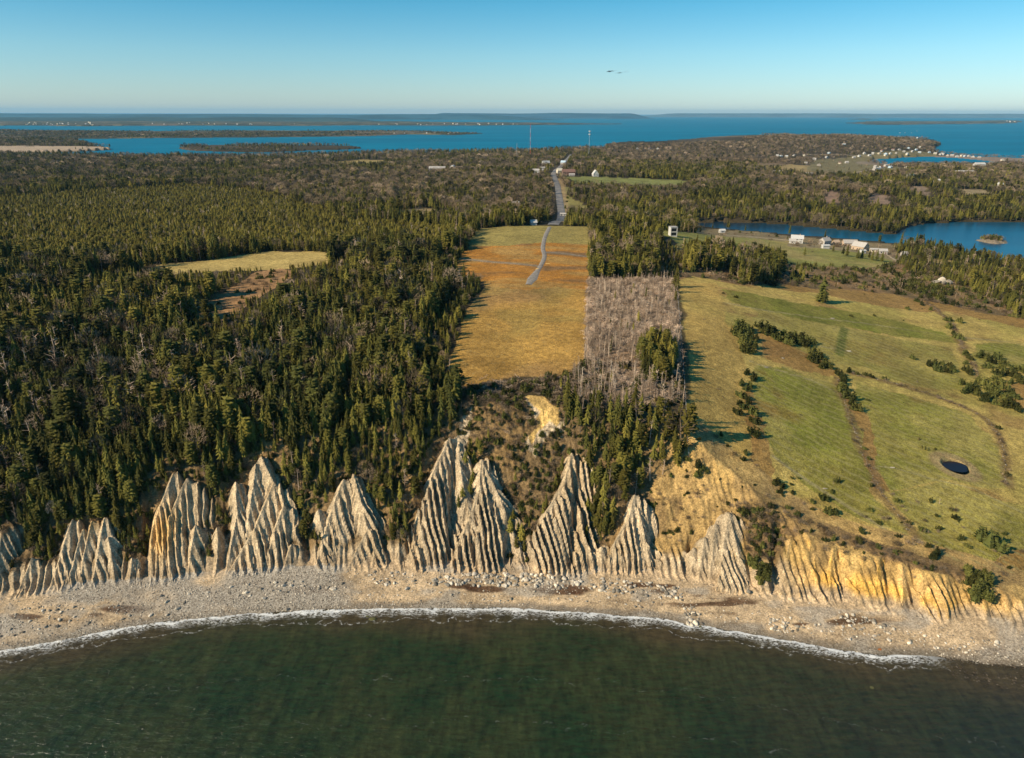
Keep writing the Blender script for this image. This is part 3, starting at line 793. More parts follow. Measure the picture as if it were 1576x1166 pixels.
# ---------------------------------------------------------------- waters
sx = np.linspace(-330, 330, 700)
sy = np.concatenate([np.linspace(40, 118, 60, endpoint=False), np.linspace(118, 226, 260)])
SX, SY = np.meshgrid(sx, sy)
shore = y_water(SX) - SY
amp = sstep(0, 25, shore)
SZ = 0.10 * amp * (fbm(SX * .55 + SY * .45, SY * 1.0 - SX * .15, 7, 151, 4)) + .05 * amp * fbm(SX, SY, 2.4, 152, 3) + 0.10 * np.exp(-((shore - 2.0) / 1.2) ** 2)
edge = np.minimum(sstep(-330, -300, SX), 1 - sstep(300, 330, SX)) * sstep(40, 50, SY)
SZ *= edge
sme = grid_mesh('sea', SX, SY, SZ)
attr(sme, 'shore', shore.ravel(), 'FLOAT')
s = NT('sea_water', .2, .34)
sh = s.attr('shore').outputs['Fac']
lf = s.noise(.018, 4, .55); mfz = s.noise(.05, 6, .7, stretch=(1, .6, 1)); sm = s.noise(.5, 4, .6, stretch=(.5, 1.5, 1))
deep = s.mix(s.ramp(mfz, .35, .65), (0.0095, 0.0250, 0.0080), (0.030, 0.038, 0.0120))
xs_ = s.n('ShaderNodeSeparateXYZ'); s.l(s.coord(), xs_.inputs[0])
deep = s.mix(s.ramp(s.math('ADD', xs_.outputs[0], s.math('MULTIPLY', lf, 120.0)), 60, 230), deep, (0.017, 0.020, 0.011))
shd = s.math('ADD', sh, s.math('MULTIPLY', s.math('SUBTRACT', lf, .5), 46.0))
colw = s.mix(s.ramp(shd, 1, 16), (0.050, 0.038, 0.017), deep)
colw = s.scale_col(colw, s.ramp(sm, .3, .7, .75, 1.25))
_mp = s.n('ShaderNodeMapping'); _mp.inputs['Rotation'].default_value = (0, 0, math.radians(-32)); _mp.inputs['Scale'].default_value = (1.0, .28, 1); s.l(s.coord(), _mp.inputs['Vector'])
colw = s.scale_col(colw, s.ramp(s.noise(.55, 5, .65, vec=_mp.outputs[0]), .3, .7, .74, 1.32))
# foam: the breaking line and thin lace lines further out
d1 = s.math('ADD', sh, s.math('MULTIPLY', s.math('SUBTRACT', s.noise(.16, 6, .75), .5), 9.0))
band = s.math('MULTIPLY', s.ramp(d1, -.4, .3), s.ramp(d1, 1.0, 4.4, 1, 0))
holes = s.ramp(s.noise(1.5, 6, .75, stretch=(.7, 1.5, 1)), .46, .56)
foam = s.math('MULTIPLY', band, s.math('MAXIMUM', holes, s.ramp(d1, .8, 1.5, 1, 0)))
d2 = s.math('ADD', sh, s.math('MULTIPLY', s.math('SUBTRACT', s.noise(.10, 3, .6), .5), 12.0))
lace = s.math('MULTIPLY', s.math('MULTIPLY', s.ramp(d2, 4.6, 5.0), s.ramp(d2, 5.0, 5.6, 1, 0)), s.ramp(s.noise(.9, 5, .8), .47, .62))
lace2 = s.math('MULTIPLY', s.math('MULTIPLY', s.ramp(d2, 27.6, 27.9), s.ramp(d2, 27.9, 28.25, 1, 0)), s.ramp(s.noise(.5, 5, .8), .50, .62))
lace3 = s.math('MULTIPLY', s.math('MULTIPLY', s.ramp(d2, 42.6, 42.9), s.ramp(d2, 42.9, 43.25, 1, 0)), s.ramp(s.noise(.4, 5, .8), .53, .62))
eastf = s.ramp(xs_.outputs[0], 108, 124, 1, 0)
foam = s.math('MULTIPLY', foam, eastf)
foam = s.math('MAXIMUM', foam, s.math('MULTIPLY', s.math('MAXIMUM', s.math('MULTIPLY', lace, .6), s.math('MAXIMUM', s.math('MULTIPLY', lace2, .10), s.math('MULTIPLY', lace3, .10))), eastf))
# a few whitecaps
cap = s.ramp(s.noise(.22, 6, .75, stretch=(1, 2.0, 1)), .735, .76)
foam = s.math('MAXIMUM', foam, s.math('MULTIPLY', cap, .2))
colw = s.mix(foam, colw, (0.72, 0.72, 0.70))
s.val(s.ramp(foam, 0, 1, .16, .9), s.b.inputs['Roughness'])
s.bump(s.noise(.30, 6, .65, stretch=(.6, 1.5, 1)), .8, 1.2)
s.bump(s.noise(2.4, 3, .6), .3, .1)
sea_m = s.out(colw)
tag(link('sea', sme, sea_m), kind='structure')

b = NT('bay_water_sky_blue', .55, .1)
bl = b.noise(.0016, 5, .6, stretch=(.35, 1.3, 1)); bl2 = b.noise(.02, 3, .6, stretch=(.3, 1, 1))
cb = b.mix(b.ramp(bl, .3, .7), (0.0, 0.125, 0.215), (0.0, 0.170, 0.275))  # sky reflection painted in as a blue base colour, specular kept low
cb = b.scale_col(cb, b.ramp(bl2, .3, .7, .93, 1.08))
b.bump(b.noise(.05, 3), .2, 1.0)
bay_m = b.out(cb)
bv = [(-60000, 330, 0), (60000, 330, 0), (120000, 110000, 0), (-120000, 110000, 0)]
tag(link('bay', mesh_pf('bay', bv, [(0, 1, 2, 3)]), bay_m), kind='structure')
fr = [(-9000, -6000, 0), (9000, -6000, 0), (9000, 40, 0), (-9000, 40, 0), (-330, 40, 0), (330, 40, 0), (330, 226, 0), (9000, 226, 0), (-330, 226, 0), (-9000, 226, 0), (-9000, 330, 0), (9000, 330, 0)]
om = mesh_pf('open_sea', fr, [(0, 1, 2, 3), (5, 2, 7, 6), (3, 4, 8, 9), (9, 7, 11, 10)])
attr(om, 'shore', np.full(12, 200.0), 'FLOAT')
tag(link('open_sea', om, sea_m), kind='structure')

k = NT('lake_water', .28, .35)
kl = k.noise(.012, 4, .6, stretch=(.5, 1.4, 1))
ck = k.mix(k.ramp(kl, .35, .65), (0.0015, 0.050, 0.095), (0.002, 0.075, 0.13))
kx = k.n('ShaderNodeSeparateXYZ'); k.l(k.coord(), kx.inputs[0])
ck = k.mix(k.ramp(kx.outputs[0], 300, 440), (0.003, 0.022, 0.040), ck)
k.bump(k.noise(.25, 3), .25, .4)
lx0, ly0 = LAKE.min(0) - 60; lx1, ly1 = LAKE.max(0) + 60
lake_m = k.out(ck)
tag(link('lake', mesh_pf('lake', [(lx0, ly0, LAKE_Z), (lx1, ly0, LAKE_Z), (lx1, ly1, LAKE_Z), (lx0, ly1, LAKE_Z)], [(0, 1, 2, 3)]), lake_m), kind='structure')
pz = NT('pond_water', .3, .15); pz_m = pz.out((0.012, 0.010, 0.014))
a_ = np.linspace(0, 2 * math.pi, 40, endpoint=False)
pv = [(POND[0] + 4.35 * math.cos(t) * (1 + .08 * math.sin(3 * t) + .05 * math.sin(5 * t + 1)), POND[1] + 4.3 * math.sin(t) * 1.05, POND[2] - 0.42) for t in a_]
tag(link('pond', mesh_pf('pond', pv, [tuple(range(40))]), pz_m), kind='structure')

# far shore hills on the horizon, each range a ridge of real depth; haze blue put into their colour
def hills(name, u0, u1, dist, h, seed, haze_col, rag=.35):
    nx = 260
    dirs = rays([(u0, 200), (u1, 200)])
    b0 = dirs[0][0] / dirs[0][1]; b1 = dirs[1][0] / dirs[1][1]
    bx = np.linspace(b0, b1, nx); rows = np.linspace(-1, 1, 17)
    Bx, Ry = np.meshgrid(bx, rows)
    Y = dist * (1 + .05 * Ry); X = Bx * Y
    e = np.minimum(sstep(0, .12, (Bx - b0) / (b1 - b0)), sstep(0, .12, (b1 - Bx) / (b1 - b0)))
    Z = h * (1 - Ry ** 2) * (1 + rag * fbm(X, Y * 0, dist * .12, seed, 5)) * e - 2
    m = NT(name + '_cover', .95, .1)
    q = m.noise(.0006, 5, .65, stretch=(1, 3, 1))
    mm = m.out(m.mix(m.ramp(q, .35, .65), haze_col, tuple(v * 1.7 for v in haze_col)))
    tag(link('hills', grid_mesh('hills', X, Y, Z), mm), kind='structure')
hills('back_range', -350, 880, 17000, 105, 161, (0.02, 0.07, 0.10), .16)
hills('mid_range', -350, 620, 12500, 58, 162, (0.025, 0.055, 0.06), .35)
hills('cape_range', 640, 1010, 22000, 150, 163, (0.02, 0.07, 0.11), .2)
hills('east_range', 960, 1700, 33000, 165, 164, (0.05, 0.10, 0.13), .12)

# ---------------------------------------------------------------- vegetation models, one unit high
def rnd(a, b): return random.uniform(a, b)
def tri_mesh(name, V, F, mat):
    me = mesh_pf(name, V, F)
    me.materials.append(mat)
    return me
def tree_tint(nt, cols):
    a = nt.n('ShaderNodeAttribute'); a.attribute_type = 'INSTANCER'; a.attribute_name = 'tint'
    oi = nt.n('ShaderNodeObjectInfo')
    cr = nt.n('ShaderNodeValToRGB'); e = cr.color_ramp.elements
    e[0].position, e[0].color = 0.0, cols[0] + (1,)
    e[1].position, e[1].color = 1.0, cols[-1] + (1,)
    for i, c in enumerate(cols[1:-1]):
        q = e.new((i + 1) / (len(cols) - 1)); q.color = c + (1,)
    nt.l(a.outputs['Fac'], cr.inputs[0])
    f = nt.ramp(oi.outputs['Random'], 0, 1, .50, 1.6)
    f2 = nt.ramp(nt.noise(1.3, 3, .7), .3, .7, .75, 1.25)
    return nt.scale_col(nt.scale_col(cr.outputs[0], f), f2)
_m = NT('spruce_needles', .9, .12)
m_spruce = _m.out(tree_tint(_m, [(0.054, 0.055, 0.013), (0.118, 0.102, 0.019), (0.180, 0.145, 0.028)]))
_m = NT('spruce_bark', .95, .1); m_bark = _m.out((0.16, 0.13, 0.10))
_m = NT('weathered_wood', .95, .1); m_dead = _m.out(tree_tint(_m, [(0.38, 0.285, 0.205), (0.30, 0.21, 0.145), (0.52, 0.41, 0.30)]))
_m = NT('leafless_twigs', .95, .1); m_twig = _m.out(tree_tint(_m, [(0.150, 0.114, 0.080), (0.175, 0.125, 0.075), (0.54, 0.40, 0.29)]))
_m = NT('bush_leaves', .9, .12); m_bush = _m.out(tree_tint(_m, [(0.045, 0.052, 0.014), (0.085, 0.082, 0.020), (0.13, 0.09, 0.04)]))

def spruce_crown(seed, R=.155, layers=12, nb=8, low=.07, ragged=.3):
    random.seed(seed); V = []; F = []
    for i in range(layers):
        t = i / (layers - 1)
        z = low + (0.965 - low) * t
        r = R * ((1 - t) ** .75 + .04) * (1 - .28 * max(0, .18 - t) / .18)
        n = max(5, int(nb * (1 - .35 * t)))
        off = rnd(0, 6.28)
        for k in range(n):
            if random.random() < ragged * .45: continue
            a = off + 6.283 * k / n + rnd(-.25, .25)
            rr = r * rnd(1 - ragged, 1 + ragged * .8)
            dz = rnd(-.012, .012)
            w = 6.283 / n * .48
            b = len(V)
            V += [(0, 0, z + .055 + dz), (.62 * rr * math.cos(a - w), .62 * rr * math.sin(a - w), z - .012 + dz),
                  (rr * math.cos(a), rr * math.sin(a), z - .022 + dz - .12 * rr), (.62 * rr * math.cos(a + w), .62 * rr * math.sin(a + w), z - .012 + dz), (.5 * rr * math.cos(a), .5 * rr * math.sin(a), z + .028 + dz)]
            F += [(b, b + 1, b + 4), (b + 1, b + 2, b + 4), (b + 4, b + 2, b + 3), (b, b + 4, b + 3)]
    b = len(V)
    V += [(R * .42 * math.cos(j * 1.05), R * .42 * math.sin(j * 1.05), low + .03) for j in range(6)] + [(0, 0, 1.0)]
    F += [(b + j, b + (j + 1) % 6, b + 6) for j in range(6)]
    return tri_mesh('crown', V, F, m_spruce)
def round_crown(seed, R=.26):
    random.seed(seed); V = []; F = []
    for k in range(150):
        a = rnd(0, 6.28); t = rnd(0, 1) ** .8; z = .16 + .82 * t
        r = R * math.sqrt(max(.02, 1 - (1.25 * t - .35) ** 2)) * rnd(.55, 1.15) * (1 if t < .75 else .8)
        c = Vector((r * math.cos(a), r * math.sin(a), z)); N = Vector((math.cos(a), math.sin(a), .55)).normalized()
        w = N.cross(Vector((0, 0, 1))).normalized() * rnd(.035, .065)
        b = len(V); L = rnd(.05, .10)
        V += [tuple(c - N * .03 + Vector((0, 0, .05))), tuple(c - w), tuple(c + N * L - Vector((0, 0, .02))), tuple(c + w)]
        F += [(b, b + 1, b + 2), (b, b + 2, b + 3)]
    b = len(V)
    for zz, q in ((.14, .3), (.45, .75), (.8, .45)):
        V += [(R * q * math.cos(j * 1.05), R * q * math.sin(j * 1.05), zz) for j in range(6)]
    V.append((0, 0, .97))
    for l in range(2): F += [(b + l * 6 + j, b + l * 6 + (j + 1) % 6, b + l * 6 + 6 + (j + 1) % 6, b + l * 6 + 6 + j) for j in range(6)]
    F += [(b + 12 + j, b + 12 + (j + 1) % 6, b + 18) for j in range(6)]
    return tri_mesh('crown', V, F, m_spruce)
def cone(V, F, p0, p1, r0, r1, n=4):
    p0, p1 = Vector(p0), Vector(p1)
    d = (p1 - p0).normalized(); u = d.orthogonal().normalized(); w = d.cross(u)
    b = len(V)
    for p, r in ((p0, r0), (p1, r1)):
        for k in range(n):
            a = 6.283 * k / n
            V.append(tuple(p + u * (r * math.cos(a)) + w * (r * math.sin(a))))
    for k in range(n):
        F.append((b + k, b + (k + 1) % n, b + n + (k + 1) % n, b + n + k))
def trunk_mesh(mat, h=.5, r=.012, bury=.05):
    V, F = [], []; cone(V, F, (0, 0, -bury), (0, 0, h), r, r * .5, 5)
    return tri_mesh('trunk', V, F, mat)
def dead_crown(seed):
    random.seed(seed); V, F = [], []
    for k in range(22):
        z = rnd(.2, .95); a = rnd(0, 6.28); L = rnd(.07, .24) * (1.15 - z * .7); up = rnd(-.02, .10)
        e = (L * math.cos(a), L * math.sin(a), z + up)
        cone(V, F, (0, 0, z), e, .0075, .003, 3)
        if random.random() < .6:
            m = (e[0] * .6, e[1] * .6, z + up * .6)
            cone(V, F, m, (m[0] + rnd(-.07, .07), m[1] + rnd(-.07, .07), m[2] + rnd(0, .08)), .005, .002, 3)
    return tri_mesh('branches', V, F, m_dead)
def dead_trunk(seed, lean=.04):
    random.seed(seed); V, F = [], []
    x, y = rnd(-lean, lean), rnd(-lean, lean)
    cone(V, F, (0, 0, -.05), (x, y, .55), .017, .011, 5); cone(V, F, (x, y, .55), (x * 1.4, y * 1.4, 1.0), .011, .003, 5)
    return tri_mesh('trunk', V, F, m_dead)
def bare_crown(seed, W=.27):
    random.seed(seed); V, F = [], []
    for k in range(9):
        a = rnd(0, 6.28); z = rnd(.25, .5); L = rnd(.5, 1) * W
        e = (L * math.cos(a), L * math.sin(a), z + rnd(.22, .42))
        cone(V, F, (0, 0, z), e, .010, .003, 3)
    for k in range(190):
        a = rnd(0, 6.28); ph = math.acos(rnd(-.7, 1)); r = rnd(.45, 1) ** .5
        c = Vector((W * r * math.sin(ph) * math.cos(a), W * r * math.sin(ph) * math.sin(a), .64 + .36 * r * math.cos(ph)))
        d = (c - Vector((0, 0, .35))).normalized() + Vector((rnd(-.5, .5), rnd(-.5, .5), rnd(-.3, .5)))
        d.normalize(); s = d.orthogonal().normalized() * rnd(.006, .013)
        b = len(V); L = rnd(.05, .12)
        V += [tuple(c - s), tuple(c + s), tuple(c + d * L)]
        F.append((b, b + 1, b + 2))
    return tri_mesh('branches', V, F, m_twig)
def bush_mesh(seed, mat=None, W=.62, n=230, nm='foliage'):
    """several ragged pointed tops growing from one foot"""
    random.seed(seed); V, F = [], []
    cone_like = nm == 'foliage'
    cl = [(rnd(-.34, .34) * W * 1.8, rnd(-.34, .34) * W * 1.8, rnd(.55, 1.0), rnd(.20, .34)) for _ in range(6)]
    cl[0] = (0, 0, 1.0, .34)
    for k in range(n):
        cx, cy, hh, cr = random.choice(cl)
        a = rnd(0, 6.28); t = rnd(0, 1) ** 1.2
        if cone_like: r = cr * ((1 - t) ** .8 + .06) * rnd(.65, 1.15)
        else: r = cr * math.sqrt(max(0.05, 1 - (2 * t - .8) ** 2)) * rnd(.3, 1.2)
        c = Vector((cx + r * math.cos(a), cy + r * math.sin(a), max(.02, hh * t * (.95 if cone_like else .7))))
        N = Vector((math.cos(a), math.sin(a), .5)).normalized()
        d = (N * .7 + Vector((rnd(-.6, .6), rnd(-.6, .6), rnd(-.2, .8)))).normalized()
        w = d.cross(Vector((rnd(-1, 1), rnd(-1, 1), rnd(-1, 1)))).normalized()
        L, s = (rnd(.09, .17), rnd(.04, .07)) if cone_like else (rnd(.12, .26), rnd(.012, .024))
        b = len(V)
        V += [tuple(c - d * L * .5 - w * s * .4), tuple(c + w * s), tuple(c + d * L), tuple(c - w * s)]
        F += [(b, b + 1, b + 2), (b, b + 2, b + 3)]
    if cone_like:
        for cx, cy, hh, cr in cl:
            b = len(V)
            V += [(cx + cr * .75 * math.cos(j * 1.05), cy + cr * .75 * math.sin(j * 1.05), 0) for j in range(6)] + [(cx, cy, hh * .9)]
            F += [(b + j, b + (j + 1) % 6, b + 6) for j in range(6)]
    return tri_mesh(nm, V, F, mat or m_bush)

SPRUCE = [(trunk_mesh(m_bark, .5, .011), spruce_crown(20 + i, (.15, .13, .175, .14, .16, .12)[i], (13, 14, 12, 13, 11, 14)[i], 8, (.06, .10, .05, .22, .08, .30)[i], (.25, .35, .3, .45, .3, .5)[i])) for i in range(6)]
SPRUCE += [(trunk_mesh(m_bark, .4, .014), round_crown(28, .125))]
DEAD = [(dead_trunk(40 + i), dead_crown(50 + i)) for i in range(5)]
BARE = [(trunk_mesh(m_twig, .6, .016), bare_crown(60 + i, (.27, .22, .32, .25)[i])) for i in range(4)]
BUSH = [(trunk_mesh(m_bark, .3, .03), bush_mesh(70 + i)) for i in range(4)]
NAMES = {'spruce': ('spruce_tree', 'crown', SPRUCE), 'dead': ('dead_tree', 'branches', DEAD), 'bare': ('leafless_tree', 'branches', BARE), 'bush': ('evergreen_bush', 'foliage', BUSH)}
PROTO = {}
def plant(kind, var, loc, h, wf, rz, tint, label, group, cat='tree', lean=(0, 0)):
    nm, crn, lib = NAMES[kind]
    tr, cr = lib[var % len(lib)]
    r = empty(nm, loc, rz, (h * wf, h * wf, h))
    r.rotation_euler = (lean[0], lean[1], rz)
    tag(r, label, cat, group)
    a = link('trunk', tr, None, r); b = link(crn, cr, None, r)
    b['tint'] = float(tint); a['tint'] = float(tint)
    PROTO.setdefault((kind, var % len(lib)), (a, b))
    return r

# ---------------------------------------------------------------- where the trees stand
OPEN = ['shore_r', 'field', 'right_open', 'up_right', 'scrub_r', 'lane', 'yard', 'm1', 'm2', 'm2b', 'm3', 'm4a', 'm4b', 'm4c', 'm5', 'm6', 'm8', 'village', 'strand', 'c1', 'c2', 'c3', 'c4', 'brush', 'brush_low', 'slope_scrub', 'yellow_bank']
zone('near_left', (-300, 760), (-60, 800), (0, 812), (25, 840), (70, 808), (150, 792), (190, 812), (215, 790), (245, 700), (300, 712), (330, 770), (350, 735), (385, 690), (420, 690), (440, 750), (490, 775), (520, 712), (556, 718), (582, 800), (612, 838), (640, 800),
     (655, 730), (690, 665), (716, 625), (700, 590), (690, 560), (300, 420), (-300, 420))
zone('near_right', (868, 618), (900, 640), (960, 640), (1050, 650), (1060, 690), (1057, 742), (1020, 748), (985, 752), (962, 770), (950, 800), (930, 838), (900, 838), (906, 775), (896, 690), (872, 665))
zone('wood_row', (1046, 392), (1090, 386), (1140, 392), (1198, 400), (1202, 436), (1150, 438), (1120, 420), (1060, 416), (1040, 410))
zone('lake_row', (1370, 384), (1400, 380), (1470, 388), (1540, 398), (1600, 408), (1600, 418), (1540, 410), (1470, 402), (1400, 396))
zone('mid_row', (1384, 404), (1440, 404), (1500, 414), (1600, 434), (1700, 452), (1700, 520), (1590, 500), (1560, 488), (1530, 462), (1480, 440), (1430, 425), (1400, 418))
zone('bush_block', (1395, 436), (1420, 440), (1466, 442), (1466, 455), (1430, 458), (1398, 448))
FORCE = ['wood_row', 'lake_row', 'mid_row']
road_px = [(846, 345), (845, 352), (838, 366), (835, 382), (839, 394), (833, 408), (822, 424), (813, 438)]
road2_px = [(866, 342.5), (864, 326), (861, 305), (858, 285), (853, 272), (851, 268), (856, 261), (862, 257), (868, 251)]
ROAD1 = apoly([(846, 349), (844, 353)] + road_px[2:]); 
_r = at_z([(866, 343)], 33)[0]
ROAD2 = np.concatenate([[[34.5, 604.0], [38, 640], [_r[0] - 2, _r[1]]], apoly(road2_px[1:]), [[150, 2050], [190, 2400]]])
ROADS = [ROAD1, ROAD2]
HIGHROAD = apoly([(1250, 268), (1300, 268), (1340, 262), (1378, 251.5), (1340, 240), (1290, 237), (1240, 238)])
HOUSE_CLEAR = []      # (x, y, r)
def clear_at(px, r):
    q = at([px])[0]
    HOUSE_CLEAR.append((q[0], q[1], r)); return q

# ---------------------------------------------------------------- buildings
def flat(name, col, rough=.8):
    nt = NT(name, rough, .2)
    return nt.out(nt.scale_col(col, nt.ramp(nt.noise(1.2, 4), .3, .7, .86, 1.08)))
M_WALL = {'white': flat('white_clapboard', (0.54, 0.52, 0.49)), 'cream': flat('cream_boards', (0.66, 0.58, 0.44)), 'grey': flat('weathered_boards', (0.42, 0.38, 0.34)), 'tan': flat('tan_boards', (0.50, 0.37, 0.26)),
          'brown': flat('brown_boards', (0.20, 0.11, 0.085)), 'red': flat('red_trim', (0.42, 0.09, 0.06)), 'pale': flat('pale_boards', (0.46, 0.42, 0.38)), 'blue': flat('pale_blue_boards', (0.45, 0.56, 0.64)), 'green': flat('green_roofing', (0.20, 0.28, 0.24)), 'black': flat('dark_shingles', (0.07, 0.07, 0.075))}
M_GLASS = NT('window_glass', .1, .6).out((0.02, 0.025, 0.03))
def box_vf(V, F, x0, x1, y0, y1, z0, z1):
    b = len(V)
    V += [(x0, y0, z0), (x1, y0, z0), (x1, y1, z0), (x0, y1, z0), (x0, y0, z1), (x1, y0, z1), (x1, y1, z1), (x0, y1, z1)]
    F += [(b, b + 3, b + 2, b + 1), (b + 4, b + 5, b + 6, b + 7), (b, b + 1, b + 5, b + 4), (b + 1, b + 2, b + 6, b + 5), (b + 2, b + 3, b + 7, b + 6), (b + 3, b, b + 4, b + 7)]
def bmesh_box(name, mat, *a):
    V, F = [], []; box_vf(V, F, *a); me = mesh_pf(name, V, F); me.materials.append(mat); return me
WIN = bmesh_box('window', M_GLASS, -.5, .5, -.04, .06, 0, 1.3)
DOOR = bmesh_box('door', M_WALL['brown'], -.45, .45, -.04, .06, 0, 2.0)
def house(px, w, d, h, rise, rz, wall, roof, label, cat='house', group=None, name='house', axis='x', clear=14, chimney=True, wins=True, dome=False, detail=True):
    q = clear_at(px, clear)
    base = empty(name, (q[0], q[1], q[2] - .1), rz)
    tag(base, label, cat, group)
    V, F = [], []
    X, Y = w / 2, d / 2
    if dome:
        n = 12; pts = [(X * math.cos(math.pi * k / n), max(0, h * math.sin(math.pi * k / n))) for k in range(n + 1)]
        V = [(x, -Y, z) for x, z in pts] + [(x, Y, z) for x, z in pts]
        F = [(k, k + 1, n + 2 + k, n + 1 + k) for k in range(n)] + [tuple(range(n + 1))[::-1], tuple(range(n + 1, 2 * n + 2))]
        link('roof', mesh_pf('roof', V, F), M_WALL[roof], base)
        link('door', bmesh_box('door', M_WALL['grey'], -X * .35, X * .35, -Y - .08, -Y + .05, 0, h * .6), None, base)
        return base
    if axis == 'x':      # ridge along x, gables at the ends
        V = [(-X, -Y, -1.2), (X, -Y, -1.2), (X, Y, -1.2), (-X, Y, -1.2), (-X, -Y, h), (X, -Y, h), (X, Y, h), (-X, Y, h), (-X, 0, h + rise), (X, 0, h + rise)]
        F = [(0, 1, 5, 4), (2, 3, 7, 6), (1, 2, 6, 9, 5), (3, 0, 4, 8, 7)]
        e = .45; k = rise / Y
        R = [(-X - e, -Y - e, h - e * k + .05), (X + e, -Y - e, h - e * k + .05), (X + e, 0, h + rise + .05), (-X - e, 0, h + rise + .05), (X + e, Y + e, h - e * k + .05), (-X - e, Y + e, h - e * k + .05)]
        RF = [(0, 1, 2, 3), (3, 2, 4, 5)]
    else:
        V = [(-X, -Y, -1.2), (X, -Y, -1.2), (X, Y, -1.2), (-X, Y, -1.2), (-X, -Y, h), (X, -Y, h), (X, Y, h), (-X, Y, h), (0, -Y, h + rise), (0, Y, h + rise)]
        F = [(0, 1, 5, 8, 4), (2, 3, 7, 9, 6), (1, 2, 6, 5), (3, 0, 4, 7)]
        e = .45; k = rise / X
        R = [(-X - e, -Y - e, h - e * k + .05), (0, -Y - e, h + rise + .05), (0, Y + e, h + rise + .05), (-X - e, Y + e, h - e * k + .05), (X + e, -Y - e, h - e * k + .05), (X + e, Y + e, h - e * k + .05)]
        RF = [(0, 1, 2, 3), (1, 4, 5, 2)]
    link('wall', mesh_pf('wall', V, F), M_WALL[wall], base)
    R2 = R + [(x, y, z + .16) for x, y, z in R]
    RF2 = [tuple(i + 6 for i in f) for f in RF] + [f[::-1] for f in RF]
    if axis == 'x': per = [0, 1, 2, 4, 5, 3]
    else: per = [0, 1, 4, 5, 2, 3]
    RF2 += [(per[i], per[(i + 1) % 6], per[(i + 1) % 6] + 6, per[i] + 6) for i in range(6)]
    rf = link('roof', mesh_pf('roof', R2, RF2), M_WALL[roof], base)
    if chimney:
        c = link('chimney', bmesh_box('chimney', M_WALL['tan'], -.35, .35, -.35, .35, 0, 1.6), None, rf)
        c.location = (X * .4 if axis == 'x' else 0, 0 if axis == 'x' else Y * .4, h + rise - .3)
    if wins:
        n = max(1, int(w / 3.2)); dk = n // 2
        for st in range(2 if h > 4.6 else 1):
            for i in range(n):
                x = -X + (i + .5) * w / n
                if st == 0 and i == dk and n > 1:
                    o = link('door', DOOR, None, base); o.location = (x, -Y - .03, 0)
                    continue
                o = link('window', WIN, None, base); o.location = (x, -Y - .03, .95 + st * 2.5)
        if detail:
            for sd in (-1, 1):
                for i in range(max(1, int(d / 4))):
                    o = link('window', WIN, None, base); o.location = (sd * (X + .03), -Y + (i + .5) * d / max(1, int(d / 4)), .95); o.rotation_euler = (0, 0, sd * math.pi / 2)
    return base

# the tower like cabin on the hill at the end of the tree belt
q = clear_at((1035, 363), 22)
tw = tag(empty('cabin', (q[0], q[1], q[2] - .1), .12), 'narrow two storey white cabin with big dark openings beside the tree belt', 'cabin')
V, F = [], []
for (a, b_, c_, d_) in ((-2.9, -2.35, -.5, 7.9), (2.35, 2.9, -.5, 7.9), (-2.35, 2.35, 7.1, 7.9), (-2.35, 2.35, 3.6, 4.3), (-2.35, 2.35, -.5, .9)):
    box_vf(V, F, a, b_, -3.0, -2.55, c_, d_)
box_vf(V, F, -2.9, 2.9, -2.547, 3.0, -.5, 7.7)
link('wall', mesh_pf('wall', V, F), M_WALL['white'], tw)
link('roof', bmesh_box('roof', M_WALL['grey'], -3.1, 3.1, -3.2, 3.2, 7.91, 8.1), None, tw)
for z0, z1 in ((.93, 3.57), (4.33, 7.07)):
    link('window', bmesh_box('window', M_GLASS, -2.32, 2.32, -2.62, -2.552, z0, z1), None, tw)

house((821, 346), 5.0, 4.2, 2.6, 1.8, .2, 'white', 'white', 'small white gabled shed alone on the skyline of the golden field', 'shed', name='shed', chimney=False, wins=False, clear=10)
house((1111, 358), 6, 5, 3, 1.4, .1, 'white', 'white', 'small white house at the near shore of the lake left of the farm', clear=12, chimney=False)
house((1226, 373), 12, 8, 4.8, 3.2, -.35, 'white', 'white', 'large white farmhouse, leftmost of the farm buildings by the lake')
_e = house((1219, 374), 6, 6, 3.0, 1.8, -.35, 'white', 'pale', 'low white wing standing left of the large white farmhouse', 'shed', name='shed', chimney=False)
house((1269, 376), 10, 7, 4.6, 3.0, .5, 'pale', 'grey', 'pale house with steep grey roof in the middle of the farm')
house((1270, 382), 7, 4, 3.2, .8, .1, 'white', 'white', 'low white shed in front of the pale grey roofed house', 'shed', name='shed', chimney=False, wins=False)
house((1286, 376), 6, 5, 3.0, 2.0, .3, 'tan', 'tan', 'small tan shed between the pale house and the long barn', 'shed', name='shed', chimney=False)
house((1307, 378), 14, 8, 3.6, 3.0, -.08, 'tan', 'grey', 'long barn with a plain grey roof by the lake', 'barn', name='barn', chimney=False)
house((1323, 384), 10, 13, 4.2, 3.8, .65, 'tan', 'pale', 'pale pinkish barn with its gable end turned to the right', 'barn', name='barn', axis='y', chimney=False)
house((1327, 389), 5, 4, 2.6, .8, .2, 'white', 'white', 'tiny white shed in front of the pinkish barn', 'shed', name='shed', chimney=False, wins=False, clear=8)
house((1345, 387), 8, 4, 2.6, 1.0, -.15, 'cream', 'pale', 'low cream shed right of the pinkish barn', 'shed', name='shed', chimney=False, clear=9)
house((1358, 390), 7.5, 6, 3.2, 1.8, -.2, 'grey', 'pale', 'grey shed with pale roof near the right end of the farm', 'shed', name='shed', chimney=False, clear=10)
house((1391, 394), 5, 5, 3.2, 1.6, .2, 'grey', 'grey', 'lone small grey shed at the far right end of the farm', 'shed', name='shed', chimney=False, clear=9)
